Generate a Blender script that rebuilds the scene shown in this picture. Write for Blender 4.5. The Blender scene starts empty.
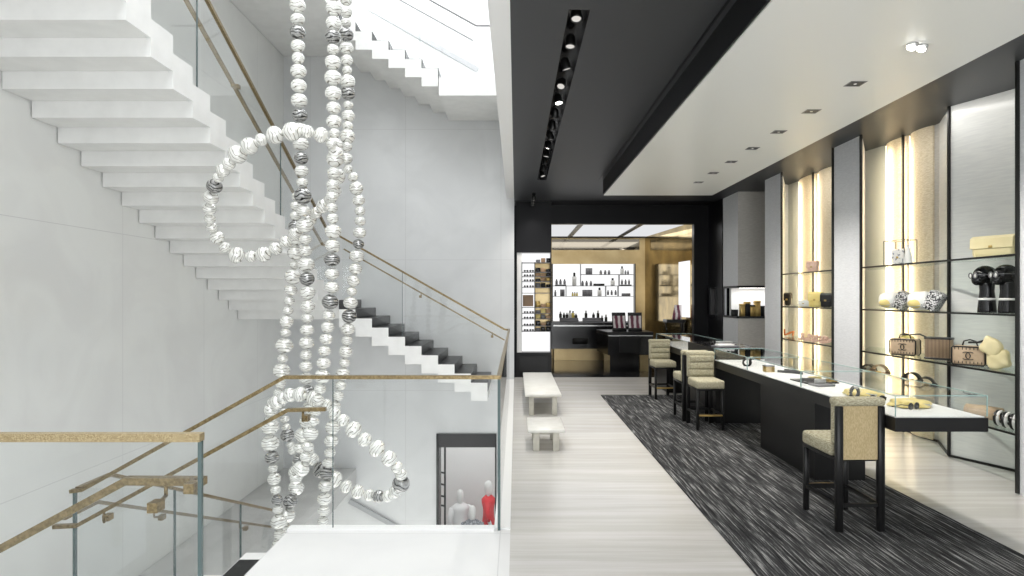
import bpy, bmesh, math, random
from mathutils import Vector, Matrix
random.seed(7)
PI = math.pi
C = bpy.context.scene.collection
F, VX, VY, H = 620.0, 516.0, 297.0, 1.65
def wx(px, d): return (px-VX)/F*d
def wz(py, d): return H-(py-VY)/F*d

# ------------------------------------------------------------------ materials
def newmat(name):
    m = bpy.data.materials.new(name); m.use_nodes = True
    nt = m.node_tree; nt.nodes.clear()
    out = nt.nodes.new('ShaderNodeOutputMaterial')
    return m, nt, out
def principled(name, col, rough=.5, metal=0., spec=.5, col2=None, scale=(1,1,1), detail=3, noise=4., lo=.35, hi=.65,
               bump=0., kind='noise', coat=0., dist=0., sheen=0.):
    m, nt, out = newmat(name)
    b = nt.nodes.new('ShaderNodeBsdfPrincipled')
    nt.links.new(b.outputs[0], out.inputs[0])
    b.inputs['Base Color'].default_value = (*col, 1); b.inputs['Roughness'].default_value = rough
    b.inputs['Metallic'].default_value = metal; b.inputs['Specular IOR Level'].default_value = spec
    b.inputs['Coat Weight'].default_value = coat; b.inputs['Coat Roughness'].default_value = .08
    b.inputs['Sheen Weight'].default_value = sheen
    if col2 is not None:
        tc = nt.nodes.new('ShaderNodeTexCoord'); mp = nt.nodes.new('ShaderNodeMapping')
        mp.inputs['Scale'].default_value = scale
        nt.links.new(tc.outputs['Object'], mp.inputs[0])
        if kind == 'noise':
            t = nt.nodes.new('ShaderNodeTexNoise'); t.inputs['Scale'].default_value = noise
            t.inputs['Detail'].default_value = detail; t.inputs['Distortion'].default_value = dist; fac = t.outputs[0]
        elif kind == 'wave':
            t = nt.nodes.new('ShaderNodeTexWave'); t.inputs['Scale'].default_value = noise
            t.inputs['Distortion'].default_value = dist; t.inputs['Detail'].default_value = detail; fac = t.outputs['Fac']
        elif kind == 'voronoi':
            t = nt.nodes.new('ShaderNodeTexVoronoi'); t.inputs['Scale'].default_value = noise; fac = t.outputs['Distance']
        elif kind == 'brick':
            t = nt.nodes.new('ShaderNodeTexBrick'); t.inputs['Scale'].default_value = noise
            t.inputs['Mortar Size'].default_value = .0025; t.inputs['Mortar Smooth'].default_value = 0.3; fac = t.outputs['Fac']
        nt.links.new(mp.outputs[0], t.inputs[0])
        r = nt.nodes.new('ShaderNodeValToRGB')
        r.color_ramp.elements[0].position = lo; r.color_ramp.elements[0].color = (*col, 1)
        r.color_ramp.elements[1].position = hi; r.color_ramp.elements[1].color = (*col2, 1)
        nt.links.new(fac, r.inputs[0]); nt.links.new(r.outputs[0], b.inputs['Base Color'])
        if bump:
            bp = nt.nodes.new('ShaderNodeBump'); bp.inputs['Strength'].default_value = bump; bp.inputs['Distance'].default_value = .01
            nt.links.new(fac, bp.inputs['Height']); nt.links.new(bp.outputs[0], b.inputs['Normal'])
    return m
def emission(name, col, s):
    m, nt, out = newmat(name)
    e = nt.nodes.new('ShaderNodeEmission'); e.inputs[0].default_value = (*col, 1); e.inputs[1].default_value = s
    nt.links.new(e.outputs[0], out.inputs[0]); return m
def thin_glass(name, tint=(.985,.992,.99), ior=1.5, boost=1.0):
    m, nt, out = newmat(name)
    t = nt.nodes.new('ShaderNodeBsdfTransparent'); t.inputs[0].default_value = (*tint, 1)
    g = nt.nodes.new('ShaderNodeBsdfGlossy'); g.inputs['Roughness'].default_value = .01
    ge = nt.nodes.new('ShaderNodeNewGeometry'); dt = nt.nodes.new('ShaderNodeVectorMath'); dt.operation = 'DOT_PRODUCT'
    nt.links.new(ge.outputs['Normal'], dt.inputs[0]); nt.links.new(ge.outputs['Incoming'], dt.inputs[1])
    def mth(op, a, b=None):
        n = nt.nodes.new('ShaderNodeMath'); n.operation = op
        for i, v in enumerate((a, b)):
            if v is None: continue
            if isinstance(v, (int, float)): n.inputs[i].default_value = v
            else: nt.links.new(v, n.inputs[i])
        return n.outputs[0]
    fr = mth('ADD', mth('MULTIPLY', mth('POWER', mth('SUBTRACT', 1, mth('ABSOLUTE', dt.outputs['Value'])), 5), .9*boost), .03)
    mx = nt.nodes.new('ShaderNodeMixShader')
    nt.links.new(fr, mx.inputs[0]); nt.links.new(t.outputs[0], mx.inputs[1]); nt.links.new(g.outputs[0], mx.inputs[2])
    nt.links.new(mx.outputs[0], out.inputs[0]); return m
def streaks(name, base, mid, light, sx, sy, rough, bump=0., spec=.5, lo=.42, hi=.62, big=None):
    """two scales of noise stretched along one axis"""
    m, nt, out = newmat(name)
    b = nt.nodes.new('ShaderNodeBsdfPrincipled'); nt.links.new(b.outputs[0], out.inputs[0])
    b.inputs['Roughness'].default_value = rough; b.inputs['Specular IOR Level'].default_value = spec
    tc = nt.nodes.new('ShaderNodeTexCoord'); mp = nt.nodes.new('ShaderNodeMapping'); mp.inputs['Scale'].default_value = (sx, sy, 1)
    nt.links.new(tc.outputs['Object'], mp.inputs[0])
    t = nt.nodes.new('ShaderNodeTexNoise'); t.inputs['Scale'].default_value = 1; t.inputs['Detail'].default_value = 4
    t.inputs['Roughness'].default_value = .7
    nt.links.new(mp.outputs[0], t.inputs[0])
    r = nt.nodes.new('ShaderNodeValToRGB'); els = r.color_ramp.elements
    els[0].position = lo; els[0].color = (*base, 1); els[1].position = hi; els[1].color = (*light, 1)
    e = els.new((lo+hi)/2); e.color = (*mid, 1)
    nt.links.new(t.outputs[0], r.inputs[0])
    last = r.outputs[0]
    if big:
        mp2 = nt.nodes.new('ShaderNodeMapping'); mp2.inputs['Scale'].default_value = (big[0], big[1], 1)
        nt.links.new(tc.outputs['Object'], mp2.inputs[0])
        t2 = nt.nodes.new('ShaderNodeTexNoise'); t2.inputs['Scale'].default_value = 1; t2.inputs['Detail'].default_value = 1
        nt.links.new(mp2.outputs[0], t2.inputs[0])
        mx = nt.nodes.new('ShaderNodeMix'); mx.data_type = 'RGBA'; mx.blend_type = 'MULTIPLY'
        rr = nt.nodes.new('ShaderNodeValToRGB'); rr.color_ramp.elements[0].position = .35; rr.color_ramp.elements[1].position = .65
        rr.color_ramp.elements[0].color = (*big[2], 1); rr.color_ramp.elements[1].color = (1, 1, 1, 1)
        nt.links.new(t2.outputs[0], rr.inputs[0])
        mx.inputs[0].default_value = 1
        nt.links.new(last, mx.inputs[6]); nt.links.new(rr.outputs[0], mx.inputs[7]); last = mx.outputs[2]
    nt.links.new(last, b.inputs['Base Color'])
    if bump:
        bp = nt.nodes.new('ShaderNodeBump'); bp.inputs['Strength'].default_value = bump; bp.inputs['Distance'].default_value = .01
        nt.links.new(t.outputs[0], bp.inputs['Height']); nt.links.new(bp.outputs[0], b.inputs['Normal'])
    return m
def tiles(name, col, joint, w, h, plane, rough, vein=None, spec=.5, off=0.0, jw=.004):
    """large slabs with thin joints; plane picks the axes"""
    m, nt, out = newmat(name)
    b = nt.nodes.new('ShaderNodeBsdfPrincipled'); nt.links.new(b.outputs[0], out.inputs[0])
    b.inputs['Roughness'].default_value = rough; b.inputs['Specular IOR Level'].default_value = spec
    tc = nt.nodes.new('ShaderNodeTexCoord'); sp = nt.nodes.new('ShaderNodeSeparateXYZ'); cb = nt.nodes.new('ShaderNodeCombineXYZ')
    nt.links.new(tc.outputs['Object'], sp.inputs[0])
    a, c = {'xz': (0, 2), 'yz': (1, 2), 'xy': (0, 1)}[plane]
    nt.links.new(sp.outputs[a], cb.inputs[0]); nt.links.new(sp.outputs[c], cb.inputs[1])
    mp = nt.nodes.new('ShaderNodeMapping'); mp.inputs['Location'].default_value = (off, off*.7, 0)
    nt.links.new(cb.outputs[0], mp.inputs[0])
    t = nt.nodes.new('ShaderNodeTexBrick'); t.offset = 0; t.inputs['Scale'].default_value = 1
    t.inputs['Brick Width'].default_value = w; t.inputs['Row Height'].default_value = h
    t.inputs['Mortar Size'].default_value = jw; t.inputs['Mortar Smooth'].default_value = .2
    nt.links.new(mp.outputs[0], t.inputs[0])
    n = nt.nodes.new('ShaderNodeTexNoise'); n.inputs['Scale'].default_value = 1.1; n.inputs['Detail'].default_value = 6
    n.inputs['Distortion'].default_value = 1.2
    nt.links.new(tc.outputs['Object'], n.inputs[0])
    r = nt.nodes.new('ShaderNodeValToRGB'); r.color_ramp.elements[0].position = .35; r.color_ramp.elements[1].position = .6
    r.color_ramp.elements[0].color = (*(vein or col), 1); r.color_ramp.elements[1].color = (*col, 1)
    nt.links.new(n.outputs[0], r.inputs[0])
    mx = nt.nodes.new('ShaderNodeMix'); mx.data_type = 'RGBA'
    nt.links.new(t.outputs['Fac'], mx.inputs[0]); nt.links.new(r.outputs[0], mx.inputs[6]); mx.inputs[7].default_value = (*joint, 1)
    nt.links.new(mx.outputs[2], b.inputs['Base Color'])
    return m

M = {}
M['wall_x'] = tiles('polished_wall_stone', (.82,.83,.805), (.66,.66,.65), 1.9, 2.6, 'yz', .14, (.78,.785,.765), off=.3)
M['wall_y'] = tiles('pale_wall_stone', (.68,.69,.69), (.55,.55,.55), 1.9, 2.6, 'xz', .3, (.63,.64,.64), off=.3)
M['white'] = principled('white_plaster', (.80,.80,.79), .6)
M['stair_white'] = principled('white_stair_stone', (.82,.82,.80), .4, col2=(.77,.77,.75), noise=5, bump=.05)
M['soffit'] = principled('white_soffit_paint', (.80,.80,.76), .35)
M['dark_ceiling'] = principled('charcoal_ceiling_paint', (.036,.038,.041), .42, spec=.35)
M['black'] = principled('black_lacquer', (.008,.008,.009), .18)
M['black_satin'] = principled('black_satin_wood', (.009,.009,.009), .35, spec=.28)
M['black_metal'] = principled('black_metal', (.015,.015,.014), .35, .3)
M['black_stone'] = tiles('black_marble', (.010,.011,.012), (.002,.002,.002), 1.3, 1.3, 'xy', .08, (.03,.03,.032), spec=.22)
M['stair_black'] = principled('black_stair_stone', (.006,.0065,.007), .3, spec=.2, col2=(.022,.023,.024), noise=22, lo=.5, hi=.75)
M['floor'] = streaks('pale_striped_floor_stone', (.53,.515,.48), (.575,.56,.53), (.615,.60,.58), .4, 9, .22, big=(.3, 1.1, (.90,.90,.91)))
M['marble'] = tiles('white_landing_marble', (.71,.71,.70), (.57,.57,.57), 1.5, 4.4, 'xy', .2, (.68,.68,.675), off=.11)
M['rug'] = streaks('charcoal_woven_rug', (.010,.010,.011), (.060,.061,.063), (.50,.50,.49), 66, 2.2, .9, bump=.6, spec=.1, lo=.36, hi=.70, big=(1.5, .5, (.8,.8,.8)))
M['brass'] = principled('hammered_brass', (.26,.19,.09), .4, .75, col2=(.56,.46,.28), noise=260, detail=2, bump=.5)
M['brass_dark'] = principled('antique_brass', (.17,.125,.06), .32, .85, col2=(.30,.23,.12), noise=60, bump=.2)
M['gold'] = principled('gold_leaf', (.30,.22,.09), .10, .9, col2=(.62,.46,.2), noise=2.2, detail=8, lo=.3, hi=.7)
M['brass_panel'] = principled('brushed_brass_panel', (.26,.19,.09), .30, .8, col2=(.42,.33,.18), noise=1.6, detail=8, lo=.3, hi=.7)
M['shaded_stone'] = principled('shaded_landing_stone', (.46,.46,.45), .5, col2=(.52,.52,.51), noise=3)  # the lower landing's shadow is put into this grey
M['steel'] = principled('brushed_steel', (.55,.55,.54), .3, .9)
M['glass'] = thin_glass('clear_glass')
M['shelf_glass'] = thin_glass('shelf_glass', (.93,.97,.95), boost=.6)
M['black_wall'] = principled('black_wall_lacquer', (.006,.006,.007), .3, spec=.18)
M['glass_edge'] = principled('green_glass_edge', (.06,.10,.10), .15, spec=.8)
M['case_edge'] = principled('pale_glass_edge', (.35,.50,.48), .15, spec=.8)
M['mirror_grey'] = principled('grey_green_mirror_tone', (.40,.42,.39), .12, spec=.6)  # mirrored panel's grey-green tone put into the colour, not reflected
M['bronze_mirror'] = principled('bronze_mirror', (.28,.25,.20), .05, 1.)
M['mirror'] = principled('grey_mirror', (.62,.65,.62), .04, 1.)
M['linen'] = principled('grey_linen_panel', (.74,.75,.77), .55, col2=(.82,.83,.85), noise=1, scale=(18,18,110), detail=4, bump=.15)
M['linen_dark'] = principled('greige_shaded_linen', (.46,.44,.40), .6, col2=(.54,.52,.48), noise=1, scale=(14,14,90), detail=4, bump=.15)
M['pale_panel'] = principled('pale_lacquer_panel', (.72,.73,.71), .22, col2=(.66,.67,.66), noise=1, scale=(6,6,60))
M['tweed_col'] = principled('cream_tweed_column', (.66,.56,.38), .8, col2=(.83,.74,.58), noise=1, scale=(30,30,130), detail=4, bump=.5)
M['deck'] = principled('white_display_deck', (.84,.84,.83), .5)
M['led'] = emission('warm_led', (1,.86,.64), 3)
M['led_white'] = emission('white_led', (1,.97,.92), 9)
M['lamp'] = emission('lamp_lens', (1,.96,.88), 12)
M['lamp_soft'] = emission('lamp_lens_dim', (1,.96,.9), .55)
M['lightpanel'] = emission('luminous_ceiling', (.97,.98,1), .62)
M['backlit'] = emission('backlit_white_wall', (1,1,1), .85)
M['uphol'] = principled('olive_tweed_upholstery', (.30,.27,.18), .85, col2=(.50,.47,.34), noise=1, scale=(60,60,160), detail=3, bump=.5, lo=.4, hi=.6)
M['cane'] = principled('tan_woven_panel', (.44,.34,.17), .7, col2=(.56,.44,.25), noise=1, scale=(240,240,60), bump=.4, lo=.4, hi=.6)
M['bench'] = principled('cream_stone_bench', (.72,.71,.67), .35, col2=(.66,.65,.60), noise=9)
M['bench_leg'] = principled('beige_stone_leg', (.55,.53,.46), .45, col2=(.47,.45,.39), noise=12)
M['yellow'] = principled('yellow_leather', (.75,.60,.20), .45, col2=(.80,.67,.28), noise=12, bump=.3)
M['pale_yellow'] = principled('pale_yellow_leather', (.80,.70,.40), .42, col2=(.84,.75,.46), noise=10, bump=.15)
M['tweed_bw'] = principled('black_white_tweed', (.03,.03,.035), .8, col2=(.75,.75,.75), noise=90, lo=.47, hi=.53, bump=.5)
M['beige_leather'] = principled('beige_leather', (.52,.38,.25), .45, col2=(.58,.44,.30), noise=14)
M['brown_wicker'] = principled('brown_ribbed_leather', (.10,.065,.04), .45, col2=(.42,.30,.19), kind='wave', noise=26, lo=.4, hi=.6, bump=.6)
M['black_leather'] = principled('black_leather', (.012,.011,.011), .3)
M['white_leather'] = principled('white_printed_leather', (.85,.84,.82), .4, col2=(.25,.27,.33), noise=28, lo=.55, hi=.62)
M['pearl_white'] = principled('white_satin', (.80,.80,.78), .35)
M['pink'] = principled('blush_pink_fabric', (.72,.47,.36), .6, col2=(.80,.60,.50), noise=30)
M['orange'] = principled('rust_orange_leather', (.50,.17,.05), .5)
M['gold_box'] = principled('gold_foil_box', (.52,.36,.12), .32, .6)
M['clear_bottle'] = principled('pale_bottle_glass', (.68,.68,.66), .1, spec=.8)
M['amber'] = principled('amber_perfume', (.62,.50,.10), .15, spec=.8)
M['smoke'] = principled('grey_box_card', (.16,.16,.17), .4)
M['brown_card'] = principled('tan_card', (.46,.29,.17), .5)
M['red'] = principled('red_cloth', (.75,.02,.03), .6)
M['grey_cloth'] = principled('grey_knit_cloth', (.12,.13,.15), .8, col2=(.42,.44,.47), noise=30, lo=.42, hi=.6)
M['white_cloth'] = principled('white_cloth', (.82,.82,.82), .7)
M['palette'] = principled('makeup_swatches', (.80,.74,.74), .4, col2=(.16,.03,.06), kind='wave', noise=2.6, dist=3.5, scale=(1,1,1), lo=.42, hi=.5)
M['clutter'] = principled('eyewear_reflections', (.02,.02,.02), .3, col2=(.6,.5,.25), kind='voronoi', noise=16, lo=.2, hi=.5)

def bead_mat(name, a, line, metal, lo, hi):
    m, nt, out = newmat(name)
    b = nt.nodes.new('ShaderNodeBsdfPrincipled'); nt.links.new(b.outputs[0], out.inputs[0])
    b.inputs['Roughness'].default_value = .16; b.inputs['Metallic'].default_value = metal; b.inputs['Coat Weight'].default_value = .6
    tc = nt.nodes.new('ShaderNodeTexCoord')
    t = nt.nodes.new('ShaderNodeTexWave'); t.bands_direction = 'Z'; t.inputs['Scale'].default_value = .8; t.inputs['Distortion'].default_value = 8
    t.inputs['Detail'].default_value = 1.5; t.inputs['Detail Scale'].default_value = 1.0
    nt.links.new(tc.outputs['Object'], t.inputs[0])
    r = nt.nodes.new('ShaderNodeValToRGB'); r.color_ramp.elements[0].position = lo; r.color_ramp.elements[1].position = hi
    r.color_ramp.elements[0].color = (*line, 1); r.color_ramp.elements[1].color = (*a, 1)
    if metal < .4:
        e = r.color_ramp.elements.new(.035); e.color = (.50, .48, .42, 1)  # warm grey underside shading of the beads put into the colour
    nt.links.new(t.outputs['Fac'], r.inputs[0]); nt.links.new(r.outputs[0], b.inputs['Base Color'])
    bp = nt.nodes.new('ShaderNodeBump'); bp.inputs['Strength'].default_value = .12; bp.inputs['Distance'].default_value = .1
    nt.links.new(t.outputs['Fac'], bp.inputs['Height']); nt.links.new(bp.outputs[0], b.inputs['Normal'])
    return m
M['bead'] = bead_mat('white_mercury_glass', (.92,.92,.88), (.06,.055,.045), .3, .0, .16)
M['bead_silver'] = bead_mat('dark_silver_glass', (.42,.42,.41), (.03,.03,.03), .55, .10, .35)

# ------------------------------------------------------------------ mesh tools
class MB:
    def __init__(s): s.bm = bmesh.new(); s.smooth = False
    def box(s, x0, x1, y0, y1, z0, z1, mi=0):
        vs = [s.bm.verts.new((x, y, z)) for x in (x0, x1) for y in (y0, y1) for z in (z0, z1)]
        for f in ((0,1,3,2),(4,6,7,5),(0,4,5,1),(2,3,7,6),(0,2,6,4),(1,5,7,3)):
            fc = s.bm.faces.new([vs[i] for i in f]); fc.material_index = mi
        return s
    def rbox(s, x0, x1, y0, y1, z0, z1, r=.01, seg=2, puff=0):
        b = bmesh.new()
        vs = [b.verts.new((x, y, z)) for x in (x0, x1) for y in (y0, y1) for z in (z0, z1)]
        for f in ((0,1,3,2),(4,6,7,5),(0,4,5,1),(2,3,7,6),(0,2,6,4),(1,5,7,3)): b.faces.new([vs[i] for i in f])
        bmesh.ops.bevel(b, geom=b.edges[:], offset=r, segments=seg, profile=.5, affect='EDGES')
        me = bpy.data.meshes.new('t'); b.to_mesh(me); b.free(); n0 = len(s.bm.faces); s.bm.from_mesh(me); bpy.data.meshes.remove(me)
        s.bm.faces.ensure_lookup_table()
        for f in s.bm.faces[n0:]: f.smooth = True
        return s
    def prism(s, pts, z0, z1, axis='z', mi=0):
        """extrude outline; axis z: pts xy; axis y: pts xz over y; axis x: pts yz over x"""
        def P(p, h):
            return {'z': (p[0], p[1], h), 'y': (p[0], h, p[1]), 'x': (h, p[0], p[1])}[axis]
        a = [s.bm.verts.new(P(p, z0)) for p in pts]; b = [s.bm.verts.new(P(p, z1)) for p in pts]
        n = len(pts)
        for i in range(n):
            f = s.bm.faces.new((a[i], a[(i+1) % n], b[(i+1) % n], b[i])); f.material_index = mi
        f = s.bm.faces.new(a[::-1]); f.material_index = mi; f = s.bm.faces.new(b); f.material_index = mi
        return s
    def tube(s, path, r, seg=10, closed=False, sq=False):
        path = [Vector(p) for p in path]; n = len(path); rings = []
        up0 = Vector((0, 0, 1))
        for i, p in enumerate(path):
            if closed: t = (path[(i+1) % n]-path[i-1])
            else: t = (path[min(i+1, n-1)]-path[max(i-1, 0)])
            t.normalize(); up = up0 if abs(t.z) < .95 else Vector((0, 1, 0))
            a = t.cross(up).normalized(); b = a.cross(t).normalized()
            rr = r[i] if isinstance(r, (list, tuple)) and not sq else r
            if sq:
                w, h = r
                rings.append([s.bm.verts.new(p+a*u*w+b*v*h) for u, v in ((-1,-1),(1,-1),(1,1),(-1,1))])
            else:
                rings.append([s.bm.verts.new(p+a*math.cos(k*2*PI/seg)*rr+b*math.sin(k*2*PI/seg)*rr) for k in range(seg)])
        m = len(rings[0])
        for i in range(n if closed else n-1):
            A, B = rings[i], rings[(i+1) % n]
            for k in range(m):
                f = s.bm.faces.new((A[k], A[(k+1) % m], B[(k+1) % m], B[k])); f.smooth = not sq
        if not closed:
            s.bm.faces.new(rings[0][::-1]); s.bm.faces.new(rings[-1])
        return s
    def lathe(s, prof, c=(0, 0, 0), seg=20, sx=1., sy=1.):
        rings = []
        for r, z in prof:
            rings.append([s.bm.verts.new((c[0]+math.cos(k*2*PI/seg)*r*sx, c[1]+math.sin(k*2*PI/seg)*r*sy, c[2]+z)) for k in range(seg)])
        for i in range(len(rings)-1):
            for k in range(seg):
                f = s.bm.faces.new((rings[i][k], rings[i][(k+1) % seg], rings[i+1][(k+1) % seg], rings[i+1][k])); f.smooth = True
        s.bm.faces.new(rings[0][::-1]); s.bm.faces.new(rings[-1]); return s
    def ball(s, c, r, sx=1, sy=1, sz=1, seg=20):
        n0 = len(s.bm.faces)
        bmesh.ops.create_uvsphere(s.bm, u_segments=seg, v_segments=max(8, seg*2//3), radius=r,
            matrix=Matrix.Translation(c) @ Matrix.Diagonal((sx, sy, sz, 1)))
        s.bm.faces.ensure_lookup_table()
        for f in s.bm.faces[n0:]: f.smooth = True
        return s
    def quad(s, a, b, c, d, mi=0):
        f = s.bm.faces.new([s.bm.verts.new(p) for p in (a, b, c, d)]); f.material_index = mi; return s
    def xf(s, mat):
        s.bm.transform(mat); return s
    def build(s, name, mat, parent=None, kind=None, label=None, loc=None):
        bmesh.ops.recalc_face_normals(s.bm, faces=s.bm.faces[:])
        me = bpy.data.meshes.new(name); s.bm.to_mesh(me); s.bm.free()
        for m in (mat if isinstance(mat, (list, tuple)) else [mat]): me.materials.append(m)
        o = bpy.data.objects.new(name, me); C.objects.link(o)
        if parent: o.parent = parent
        if kind: o['kind'] = kind
        if label: o['label'] = label
        if loc: o.location = loc
        return o
def tag(o, label, cat, group=None):
    o['label'] = label; o['category'] = cat
    if group: o['group'] = group
    return o
def thing(name, label, cat, loc=(0,0,0), rz=0, group=None):
    o = bpy.data.objects.new(name, None); C.objects.link(o); o.empty_display_size = .1
    o.location = loc; o.rotation_euler = (0, 0, rz); return tag(o, label, cat, group)
def dup(o, parent=None):
    c = o.copy(); C.objects.link(c); c.parent = parent
    for ch in [x for x in C.objects if x.parent == o]: dup(ch, c)
    return c
def copy_thing(src, loc, rz, label, group=None):
    c = dup(src); c.location = loc; c.rotation_euler = (0, 0, rz); c['label'] = label
    if group: c['group'] = group
    return c
def S(name, mb, mat): return mb.build(name, mat, kind='structure')

# ------------------------------------------------------------------ setting
ZD, ZW = 3.62, 3.36           # dark ceiling, white dropped soffit
XL, YB = -4.63, 12.35         # stair hall: left wall, back wall
YP = 13.3                     # portal to the beauty room
# floors
S('floor', MB().box(-.04, 5.6, -3, 12.75, -.35, 0), M['floor'])
S('floor_stair_landing', MB().box(-1.61, -.04, 2.6, 4.40, -.35, 0).box(-4.8, -.04, -3, 2.6, -.35, 0), M['marble'])
S('floor_beauty_room', MB().box(-.04, 5.6, 12.75, 17.0, -.35, -.002), M['black_stone'])
S('trim_1', MB().box(-.155, -.04, 4.40, YB, -.35, .012), M['white'])                     # curb carrying the glass
S('trim_2', MB().box(-1.61, -.155, 4.36, 4.44, -.36, .018), M['white'])
S('floor_lower_level', MB().box(-4.8, 3, 2, 17, -4.9, -4.7), M['marble'])
# walls of the stair hall
S('wall_left', MB().box(XL-.2, XL, -3, YB+.2, -4.7, 9.6), M['wall_x'])
dx0, dx1, dzt = wx(436.5, YB), wx(496.5, YB), wz(433.5, YB)
bw = MB()
bw.box(XL, dx0, YB, YB+.25, -4.7, 9.6).box(dx1, -.04, YB, YB+.25, -4.7, 9.6).box(dx0, dx1, YB, YB+.25, dzt, 9.6)
bw.box(-.04, 6, YB, YB+.25, ZD+.2, 9.6)
S('wall_back', bw, M['wall_y'])
S('wall_right_upper', MB().box(5.5, 5.7, -3, YB, ZD+.2, 9.6), M['white'])
S('ceiling_stair_hall', MB().box(XL, 5.6, 11.2, YB, 9.5, 9.7).box(XL, 5.6, -3, -1, 9.5, 9.7).box(XL, XL+.4, -1, 11.2, 9.5, 9.7).box(2, 5.6, -1, 11.2, 9.5, 9.7), M['white'])
M['groove'] = principled('grey_painted_handrail', (.36,.37,.38), .5)
M['dark_steel'] = principled('dark_steel', (.16,.16,.16), .45, .5)
S('trim_3', MB().box(-.19, -.04, -3, YB, ZD-.004, 5.5), M['white'])                        # slab edge above the void
# black door frame and lower room
S('door_1', MB().box(dx0, dx0+.06, YB-.03, YB+.28, -4.7, dzt).box(dx1-.03, dx1, YB-.03, YB+.28, -4.7, dzt).box(dx0, dx1, YB-.03, YB+.28, dzt-.27, dzt), M['black_satin'])
S('wall_lower_room', MB().box(-3.2, 1.2, 15.4, 15.6, -4.7, -.6).box(-3.3, -3.2, YB+.25, 15.6, -4.7, -.6).box(1.2, 1.3, YB+.25, 15.6, -4.7, -.6).box(-3.2, 1.2, YB+.25, 15.6, -.7, -.6), M['white'])

# shop ceiling: charcoal field with slot, white dropped soffit
SX0, SX1, SY0, SY1 = .36, .51, 4.25, 10.45
cm = MB()
cm.box(-.04, SX0, -3, 12.9, ZD, ZD+.2).box(SX0, SX1, -3, SY0, ZD, ZD+.2).box(SX0, SX1, SY1, 12.9, ZD, ZD+.2).box(SX1, 5.6, -3, 12.9, ZD, ZD+.2)
S('ceiling', cm, M['dark_ceiling'])
S('ceiling_beauty_lobby', MB().box(-.04, 4.6, 12.7, YP+.1, ZD-.01, ZD+.19), M['black_wall'])
S('ceiling_dropped', MB().box(1.48, 3.30, -3, 10.44, ZW, ZW+.02), M['soffit'])
S('ceiling_dropped_side', MB().box(1.465, 1.48, -3, 10.45, ZW+.012, ZD).box(3.30, 3.315, -3, 10.45, ZW+.012, ZD).box(1.48, 3.30, 10.44, 10.45, ZW+.012, ZD), M['black_wall'])
S('trim_4', MB().box(1.40, 1.42, -3, 10.44, ZD-.006, ZD), M['black_wall'])

# portal (black) and beauty room
pl, pr, pt = wx(549, YP), wx(694, YP), wz(224, YP)
S('wall_portal', MB().box(-.04, pl, YP, YP+.15, 0, ZD).box(pr, 4.6, YP, YP+.15, 0, ZD).box(pl, pr, YP, YP+.15, pt, ZD), M['black_wall'])
S('wall_portal_side', MB().box(4.13, 4.6, 12.43, YP, 0, ZD), M['black_wall'])
YR = 16.8
bx0, bx1 = wx(552.5, YR), wx(633.5, YR)
z_a, z_b = wz(264, YR), wz(250, YR)
S('wall_beauty_back', MB().box(bx1, 4.0, YR, YR+.1, 0, pt+.1).box(-.04, bx0, YR, YR+.1, 0, pt+.1).box(bx0, bx1, YR, YR+.1, z_a, pt+.1).box(bx0, bx1, YR, YR+.1, 0, 1.0), M['brass_panel'])
S('wall_backlit_1', MB().box(bx0, bx1, YR+.02, YR+.1, 1.0, z_a), M['backlit'])                    # backlit white shelf wall
S('trim_5', MB().box(bx0-.02, 3.34, YR-.02, YR, z_b, pt), M['bronze_mirror'])
sr0, sr1 = wx(645, YR), pr+.02
S('wall_beauty_right', MB().prism([(sr0, YR), (sr1, YP+.15), (sr1+.3, YP+.15), (sr0+.3, YR)], 0, pt+.1), M['gold'])
S('wall_beauty_left', MB().box(pl-.12, pl-.02, YP+.15, YR, 0, pt+.1), M['brass_panel'])
c2 = MB()
for a, b in ((pl, 1.38), (1.50, 2.72), (2.84, 4.0)): c2.box(a, b, YP+.15, YR, pt+.06, pt+.1)
S('ceiling_beauty_room', c2, M['lightpanel'])
c3 = MB()
for a, b in ((1.38, 1.50), (2.72, 2.84)): c3.box(a, b, YP+.15, YR, pt+.04, pt+.12)
c3.box(pl, 4.0, YR-.16, YR-.02, pt+.03, pt+.06)
S('trim_6', c3, M['black_satin'])
def xw(y): return sr0+(sr1-sr0)*(YR-y)/(YR-YP-.15)
S('wall_backlit_2', MB().prism([(xw(14.25)-.02, 14.25), (xw(13.62)-.02, 13.62), (xw(13.62)+.03, 13.62), (xw(14.25)+.03, 14.25)], 1.2, 2.45), M['backlit'])  # glowing panel for the white lit shelf in the right wall

# pleated right wall
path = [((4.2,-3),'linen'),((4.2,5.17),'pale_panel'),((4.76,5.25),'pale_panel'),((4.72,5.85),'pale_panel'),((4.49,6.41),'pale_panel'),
        ((4.80,7.03),'linen_dark'),((4.80,8.02),'mirror_grey'),((4.72,8.38),'linen'),((4.2,7.53),'linen'),((4.2,8.19),'linen'),((4.80,9.25),'linen_dark'),
        ((4.80,10.5),'mirror_grey'),((4.78,11.0),'linen'),((4.2,9.79),'linen'),((4.2,10.46),'linen'),((5.2,11.2),'linen_dark'),((5.2,11.6),'linen')]
order = ['linen','pale_panel','linen_dark','mirror_grey']
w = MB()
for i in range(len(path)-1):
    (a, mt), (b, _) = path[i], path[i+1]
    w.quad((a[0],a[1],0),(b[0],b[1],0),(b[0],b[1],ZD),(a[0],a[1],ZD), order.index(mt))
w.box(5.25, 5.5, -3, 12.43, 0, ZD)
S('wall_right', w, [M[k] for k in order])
bb = MB()
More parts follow.
